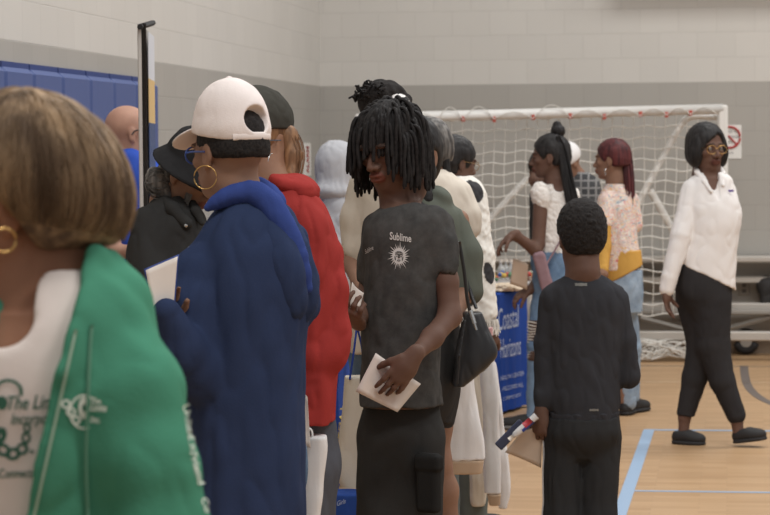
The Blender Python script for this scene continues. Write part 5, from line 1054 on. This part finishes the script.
# ================================================================ tables, bags and small things
def drape(name, corners, z, mat, parent, drop=0.0, fold=.02, n=14, seed=1):
    """cloth over a table: corners = 4 ground points in order; cloth falls to z=drop"""
    c = [V(p[0], p[1], 0) for p in corners]; r = np.random.default_rng(seed); v = []; f = []; ring = []
    for k in range(4):
        for i in range(n): ring.append((c[k]*(1-i/n)+c[(k+1) % 4]*(i/n), k, i))
    cen = sum(c)/4; m = len(ring); rows = [(z, 0), (z-.008, .008)]+[(z-(z-drop)*t, fold*t) for t in (.12, .3, .5, .7, .85, 1)]
    for (zz, fo) in rows:
        for j, (p, k, i) in enumerate(ring):
            e = unit(c[(k+1) % 4]-c[k]); nn = np.cross(e, UZ); nn = nn if nn@(p-cen) > 0 else -nn; w = math.sin(j*1.9+seed)+.6*math.sin(j*.83+2)
            cr = (1 if i == 0 else 0); v.append(p+nn*(fo*(.35+.4*w)+(.012 if fo else 0))+UZ*zz+(unit(p-cen)*fo*.8 if cr else 0))
    for a in range(len(rows)-1):
        for j in range(m): f.append((a*m+j, (a+1)*m+j, (a+1)*m+(j+1) % m, a*m+(j+1) % m))
    v.append(cen+UZ*z); k = len(v)-1
    for j in range(m): f.append((j, (j+1) % m, k))
    return MB().add(v, f).build(name, mat, parent, smooth=False)
def table(A, B, length, label, clothlab, cm, z=.74, drop=.02, seed=1):
    A = V(A[0], A[1], 0); B = V(B[0], B[1], 0); e = unit(B-A); n = np.cross(e, UZ); n = n if n@R0 < 0 else -n; C_2 = B+n*length; D2 = A+n*length; cen = (A+B+C_2+D2)/4
    t = empty('folding_table', cen, label, 'table'); m = MB(); m.box(cen+UZ*(z-.02), (np.linalg.norm(B-A)/2-.005, length/2-.005, .018), (e, n, UZ), bev=.008); m.build('tabletop', plain('table_white', (205, 200, 192), .5), t)
    for sx in (-1, 1):
        for sy in (-1, 1): p = cen+e*sx*(np.linalg.norm(B-A)/2-.08)+n*sy*(length/2-.15); m = MB(); m.tube([p, p+UZ*(z-.035)], .013, 8); m.build('leg', plain('table_leg', (120, 118, 116), .4, .6), t)
    ct = empty('tablecloth', cen, clothlab, 'tablecloth'); o = drape('cloth', (A, B, C_2, D2), z+.004, cm, ct, drop, seed=seed); return t, ct, o, cen, e, n
TB = fabric('blue_polyester', (40, 76, 168), .07, .75, 200, .1)
t1, c1_, o1, cen1, e1_, n1_ = table(G(496.5, 416), G(526.5, 407), 1.8, 'folding table with items on it left of the woman with top bun', 'blue tablecloth printed with white words, hanging near the boy', TB, seed=2)
WL = plain('print_pale_blue', (186, 200, 230), .7); bv1 = bvh_of(o1)
for s_, x, y, ax, ay, by in (('Coastal', 508.5, 319, 6.9, -1.6, -32), ('Horizons', 510.5, 348, 5.6, -1.2, -28), ('HEALTH CENTER', 512, 376, 3.1, -.75, -6), ('WELCOMES ALL', 512.5, 387, 3.0, -.7, -6), ('COMMUNITY', 512, 397, 3.0, -.7, -5)):
    v, f = text_mesh(s_, 1); print_on('lettering', o1, v, f, (x, y, ax, ay, 0, by), WL, off=.008, bv=bv1)
CL = fabric('cream_cloth', (222, 200, 172), .06, .9, 120, .4)
# cream cloth heaped over the near edge of the table
q = Sdf()
for i, (px, py, rx, ry) in enumerate(((500, 291, 13, 5), (512, 293, 11, 4.5), (521, 294, 8, 4), (505, 287, 9, 4), (492, 289, 9, 5), (518, 290, 6, 3))):
    p = P(px, py, 14.75+.05*(i % 3)); q.ell(p, (rx/163, .16, ry/163), np.array([R0, F0, UZ]), .02)
q.cut(V(0, 0, .748), -UZ, .003); v, f = q.mesh(.008, folds(.012, (.05, .05, .03), 191)); b0 = P(505, 290, 14.8); b0[2] = .748; o = link('cloth_bundle', npmesh('bundle', v-b0, f), CL, None, b0); tag(o, 'cream cloth heaped on the table covered with blue printed cloth', 'cloth')
t2, c2_, o2, cen2, e2_, n2_ = table(P(528.5, 410, 15.5), P(537, 404, 16.0), 1.0, 'second folding table standing behind the one with blue printed cloth', 'plain off-white tablecloth falling between blue cloth and light jeans', fabric('offwhite_cloth', (206, 200, 194), .04), seed=5)
cols = [(200, 70, 60), (220, 180, 70), (80, 130, 90), (70, 100, 170), (214, 140, 80), (226, 214, 200)]; mats = [plain('wrapper_%s' % k, c, .35) for k, c in zip(('red', 'yellow', 'green', 'blue', 'orange', 'white'), cols)]
q = Sdf(); bw = P(507, 283, 15.15); bw[2] = .748
bowl = empty('snack_tray', bw, 'low clear tray of wrapped sweets on the blue-draped table', 'tray'); m = MB(); m.box(bw+UZ*.02, (.17, .13, .018), (R0, F0, UZ), bev=.01); m.build('tray', plain('tray_grey', (170, 165, 160), .4), bowl)
for i in range(46):
    p = bw+R0*rng.uniform(-.15, .16)+F0*rng.uniform(-.11, .11)+UZ*(.052+rng.uniform(0, .035)); m = MB(); m.sphere(p, rng.uniform(.012, .017), 8, 6); m.tube([p-R0*.026, p+R0*.026], [.007]*2, 5) if False else None
    o = m.build('wrapped_sweet', mats[i % 6], None, p-UZ*.015, True); tag(o, 'small bright wrapped sweets piled in the tray on the blue-draped table', 'sweet', 'wrapped sweets in the tray')
GL = plain('clear_plastic', (214, 214, 212), .15); GL.node_tree.nodes['Principled BSDF'].inputs['Transmission Weight'].default_value = .6
for i, px in enumerate((501, 506, 511, 516)):
    p = P(px, 270, 15.55+.05*(i % 2)); p[2] = .748; b = empty('plastic_bottle', p, 'small clear plastic bottles standing behind the sweets tray', 'bottle', 'clear bottles behind the sweets'); m = MB(); m.tube([p, p+UZ*.09, p+UZ*.115, p+UZ*.125], [.022], 10); m.v = []; m.f = []
    v, f = tubes([np.array([p+UZ*h for h in (0, .004, .09, .105, .115, .135)])], [np.array([.018, .024, .024, .018, .010, .010])], 12); m.add(v, f.tolist()+[tuple(range(12))[::-1], tuple(range(60, 72))]); m.build('bottle_body', GL, b, smooth=True)
    m = MB(); m.tube([p+UZ*.135, p+UZ*.155], .012, 10); m.build('cap', mats[5], b)
# second blue table on the left with yellow lettering
t3, c3_, o3, cen3, e3_, n3_ = table(P(335.5, 540, 9.7), P(350, 520, 10.6), 0.45, 'folding table behind the woman in red hoodie', 'blue tablecloth with yellow letters behind the red hoodie woman', TB, seed=7)
YL = plain('print_yellow', (214, 186, 84), .7); bv3 = bvh_of(o3)
v, f = text_mesh('WELCOME', 1, 0, .03); print_on('lettering', o3, [(p[0], p[1], 0) for p in v], f, (339, 445, -1.5, 17, 6, -1.0), YL, off=.008, bv=bv3)
for i, (px, py, w, h, d, mt, nm, lab, ct) in enumerate(((338, 357, .035, .05, .035, plain('tin', (150, 150, 150), .3, .8), 'metal_tin', 'small metal tin on the blue table behind the red hoodie', 'tin'), (348.5, 360, .03, .03, .03, mats[3], 'blue_box', 'small blue box beside the metal tin on the blue table', 'box'))):
    p = P(px, py, 10.15); p[2] = .748; m = MB(); m.box(p+UZ*h, (w, d, h), (R0, F0, UZ), bev=.008); tag(m.build(nm, mt, None, p), lab, ct)
def tote(name, Z, pts, thick, mat, label, gm=None, gpts=None, handles=(), hmat=None, seed=1, logo=None, cat='bag', dd=0, amp=.005):
    """bag built from its front outline rows (py, xl, xr) as a soft closed volume"""
    s_ = FP/Z; F_ = Fig.__new__(Fig); F_.Z = Z; F_.s = s_; bot = pts[-1]; b0 = P((bot[1]+bot[2])/2, bot[0], Z)+F0*dd
    r = empty(name, b0, label, cat); F_.root = r; F_.H = None
    def vol(rows, g=0, n=3.5):
        q = Sdf(); R = []
        for i, w in enumerate(rows): c = P((w[1]+w[2])/2, w[0], Z)+F0*dd; R.append((c[0], c[1], c[2], (w[2]-w[1])/2/s_, (w[3] if len(w) > 3 else thick)+g))
        return q.rings(R, n, .01)
    o = F_.make('bag_body', vol(pts), mat, .005, folds(amp, (.035, .035, .25), seed, .0015, (.05, .05, .05)))
    if gpts: F_.make('gusset', vol(gpts, .002), gm, .005, None)
    for L in handles: MB().tube(smooth_line([P(a, b, Z)+F0*(c+dd) for a, b, c in L], 20), .013, 6, flat=.25, side=F0).build('handle', hmat or mat, r, smooth=True)
    return r, o
TW = fabric('tote_white', (222, 218, 216), .04, .75, 160, .2); TC = fabric('tote_cream', (206, 194, 176), .05, .85, 200, .3); TG = fabric('tote_base_tan', (188, 160, 132), .05, .9, 100, .1)
r, o = tote('tote_bag', 8.05, [(355, 455, 474), (385, 448, 474), (410, 443, 478), (440, 442, 483), (459, 441, 485)], .05, TW, 'white tote bag hanging just right of the bare knee', TG, [(459, 444, 484, .05), (473, 445, 482, .045)], [[(462, 358, -.03), (478, 340, -.02), (487, 343, 0)], [(468, 358, .03), (480, 342, .02), (487, 343, 0)]], seed=201)
r, o = tote('tote_bag', 9.55, [(352, 480, 492), (380, 480, 497), (420, 483, 499), (470, 484, 501), (493, 485, 501)], .04, TW, 'tall white tote bag, second from the knee, hanging below the black handbag', TG, [(493, 487, 501, .04), (505, 489, 500, .03)], [[(482, 354, -.03), (486, 343, 0)], [(490, 354, .03), (488, 343, 0)]], seed=202)
r, o = tote('tote_bag', 9.75, [(362, 488, 496), (410, 494, 502), (450, 496, 507), (490, 498, 510), (508, 499, 507)], .035, TW, 'narrow white tote bag nearest the paper held by the boy', None, None, [[(490, 364, -.02), (488, 346, 0)], [(495, 364, .02), (489, 346, 0)]], hmat=fabric('strap_navy', (52, 70, 120), .05), seed=203)
r, o = tote('tote_bag', 9.95, [(345, 466, 484), (400, 468, 486), (450, 470, 486), (496, 470, 486), (506, 472, 484)], .04, TC, 'cream tote bag hanging behind the two white ones below the handbag', None, None, [[(470, 347, -.02), (483, 336, 0)], [(480, 347, .02), (485, 336, 0)]], seed=204)
r, o = tote('tote_bag', 7.5, [(376, 345, 371), (400, 343, 374), (440, 339, 375), (470, 336, 376), (488, 342, 375)], .05, TC, 'cream tote bag with blue handles beside the black cargo trousers', TG, [(486, 339, 374, .052), (505, 336, 374, .05)], [[(350, 378, -.05), (354, 350, -.03), (357, 326, 0)], [(364, 378, .05), (362, 350, .03), (357, 326, .0)]], hmat=fabric('strap_blue', (44, 66, 150), .05), seed=205)
bvt = bvh_of(o); print_on('emblem', o, [(0, 0, 0), (.5, .1, 0), (.8, 1, 0), (.2, .7, 0), (-1, -.3, 0), (1, -.5, 0), (1, -.9, 0), (-.6, -.9, 0)], [(0, 1, 2, 3), (4, 5, 6, 7)], (364, 446, 5, 0, 0, -8), plain('print_blue', (50, 76, 170), .7), bv=bvt)
r, o = tote('tote_bag', 6.3, [(436, 306, 326), (450, 304, 327), (480, 300, 324), (515, 298, 320), (560, 296, 316)], .05, TW, 'white paper tote hanging between navy hoodie and charcoal jeans', None, None, [[(308, 440, -.03), (309, 428, -.03), (312, 430, -.03), (313, 440, -.03)]], seed=206, amp=.003)
o = sheet('paper_sheet', [B_.J(301, 396, .12), B_.J(306, 402, .12), B_.J(309, 455, .13), B_.J(299, 450, .12)], PAPER, base=B_.J(304, 450, .12), bend=.003); tag(o, 'thin white leaflet sticking up from the white paper tote behind navy hoodie', 'paper')
r, o = tote('shopping_bag', 7.35, [(492, 332, 372), (500, 326, 374), (520, 322, 376), (580, 324, 374), (600, 326, 372)], .07, fabric('bag_royal', (44, 78, 160), .06, .7), 'blue bag with white lettering at the bottom edge below the cream tote', None, None, [], seed=207)
bvt = bvh_of(o); v, f = text_mesh('Boys & Girls', 1, .1); print_on('lettering', o, v, f, (334, 505, 4.6, -1.6, 0, -7), WL, bv=bvt)
# black handbag
hb0 = O_.J(474, 384, -.06); r = empty('handbag', hb0, 'black leather handbag on the shoulder of the woman in olive top', 'handbag'); LE = plain('black_leather', (36, 35, 37), .38, spec=.5); q = Sdf()
O2 = Fig.__new__(Fig); O2.Z = 7.4; O2.s = FP/7.4; O2.root = r; O2.H = None
def hp_(px, py, dd): return O2.J(px, py, dd)
q = Sdf(); O2.rings(q, [(311, 463, 481, .04, -.05), (330, 459, 489, .05, -.05), (350, 455, 497, .055, -.05), (364, 454, 488, .055, -.05), (384, 452, 464, .05, -.05)], 4); ob = O2.make('bag_body', q, LE, .0045, folds(.003, (.05, .05, .08), 211))
q = Sdf(); O2.chain(q, [(464, 318, -.11, 1.4), (458, 352, -.125, 1.4), (456, 380, -.12, 1.4)], .004); O2.make('seam', q, LE, .004, None, ob)
for L in ([(458, 240, -.12), (463, 270, -.11), (466, 296, -.10), (470, 314, -.09)], [(448, 212, .10), (462, 250, .03), (470, 290, -.0), (476, 308, -.02)]): MB().tube(smooth_line([hp_(*p) for p in L], 20), .006, 6).build('shoulder_strap', LE, r, smooth=True)
m = MB(); m.tube([hp_(469, 308, -.115), hp_(473, 321, -.12)], .007, 8); m.tube([hp_(473, 321, -.12), hp_(475, 327, -.12)], .004, 8); m.build('clasp', SILV, ob)
m = MB(); m.tube([hp_(460+2*math.cos(a), 317+2*math.sin(a), -.105) for a in np.linspace(0, 2*PI, 14, endpoint=False)], .0018, 6, True); m.build('ring', SILV, ob)
# what the boy holds
o = sheet('paper_sheet', [Q_.J(520, 432, -.03), Q_.J(543, 425, -.02), Q_.J(541, 468, .0), Q_.J(505, 452, -.02)], PAPT, base=Q_.J(530, 466, -.02), bend=.010); tag(o, 'tan paper hanging from the left hand of the boy', 'paper')
p0, p1 = Q_.J(535, 414, -.07), Q_.J(512, 434, -.07); r = empty('toothpaste_tube', p1, 'white tube with a red and blue label held by the boy', 'tube'); ax_ = unit(p0-p1); m = MB(); v, f = tubes([np.array([p1+ax_*t for t in (0, .008, .03, .07, .1, .115)])], [np.array([.005, .011, .013, .013, .013, .014])], 14, flat=1); m.add(v, f.tolist()); m.build('tube_body', plain('tube_white', (222, 220, 220), .3), r, smooth=True)
m = MB(); m.tube([p1+ax_*.055, p1+ax_*.09], .0136, 14); m.build('label', plain('label_red', (190, 50, 60), .4), r, smooth=True); m = MB(); m.tube([p1+ax_*.04-UZ*.002, p1+ax_*.094-UZ*.003], .0130, 14); m.build('label_stripe', plain('label_blue', (50, 70, 150), .4), r, smooth=True); m = MB(); m.tube([p1-ax_*.02, p1+ax_*.001], .008, 12); m.build('cap', mats[5], r, smooth=True)
o = MB().box((Q_.J(506, 437, -.02)+Q_.J(514, 431, -.02))/2, (.065, .008, .018), (unit(R0*.7+UZ*.7), F0, unit(UZ*.7-R0*.7)), bev=.004).build('dark_pouch', plain('pouch_navy', (58, 64, 90), .5), None, Q_.J(509, 440, -.05)); tag(o, 'small dark navy pouch beneath the tube held by the boy', 'pouch')
# ---------------------------------------------------------------- light and camera
W = bpy.data.worlds.new('gym'); SC.world = W; W.use_nodes = True; bg = W.node_tree.nodes['Background']; bg.inputs[0].default_value = (.93, .96, 1.0, 1); bg.inputs[1].default_value = .36
def area(name, loc, size, e, col=(1, .992, .975), rot=(0, 0, 0)):
    l = bpy.data.lights.new(name, 'AREA'); l.shape = 'RECTANGLE'; l.size, l.size_y = size; l.energy = e; l.color = col
    o = bpy.data.objects.new(name, l); COL.objects.link(o); o.location = loc; o.rotation_euler = rot; return o
for i, (x, y) in enumerate(((-.2, 3.0), (4.2, 3.0), (-.2, 9.5), (4.4, 9.5), (.8, 15.2), (5.0, 15.2))): area('gym_light', (x, y, 7.2), (2.6, 1.4), 172)
cam = bpy.data.cameras.new('camera'); cam.sensor_width = 36; cam.lens = FP*36/770; cam.clip_end = 200
co = bpy.data.objects.new('camera', cam); COL.objects.link(co); co.location = CAM
co.matrix_world = Matrix.Translation(CAM) @ Matrix([CR, CU, -CF]).transposed().to_4x4()
cam.dof.use_dof = True; cam.dof.focus_distance = 6.9; cam.dof.aperture_fstop = 10
SC.camera = co
SC.view_settings.view_transform = 'Standard'; SC.view_settings.look = 'None'; SC.view_settings.gamma = 1; SC.view_settings.exposure = 0.17
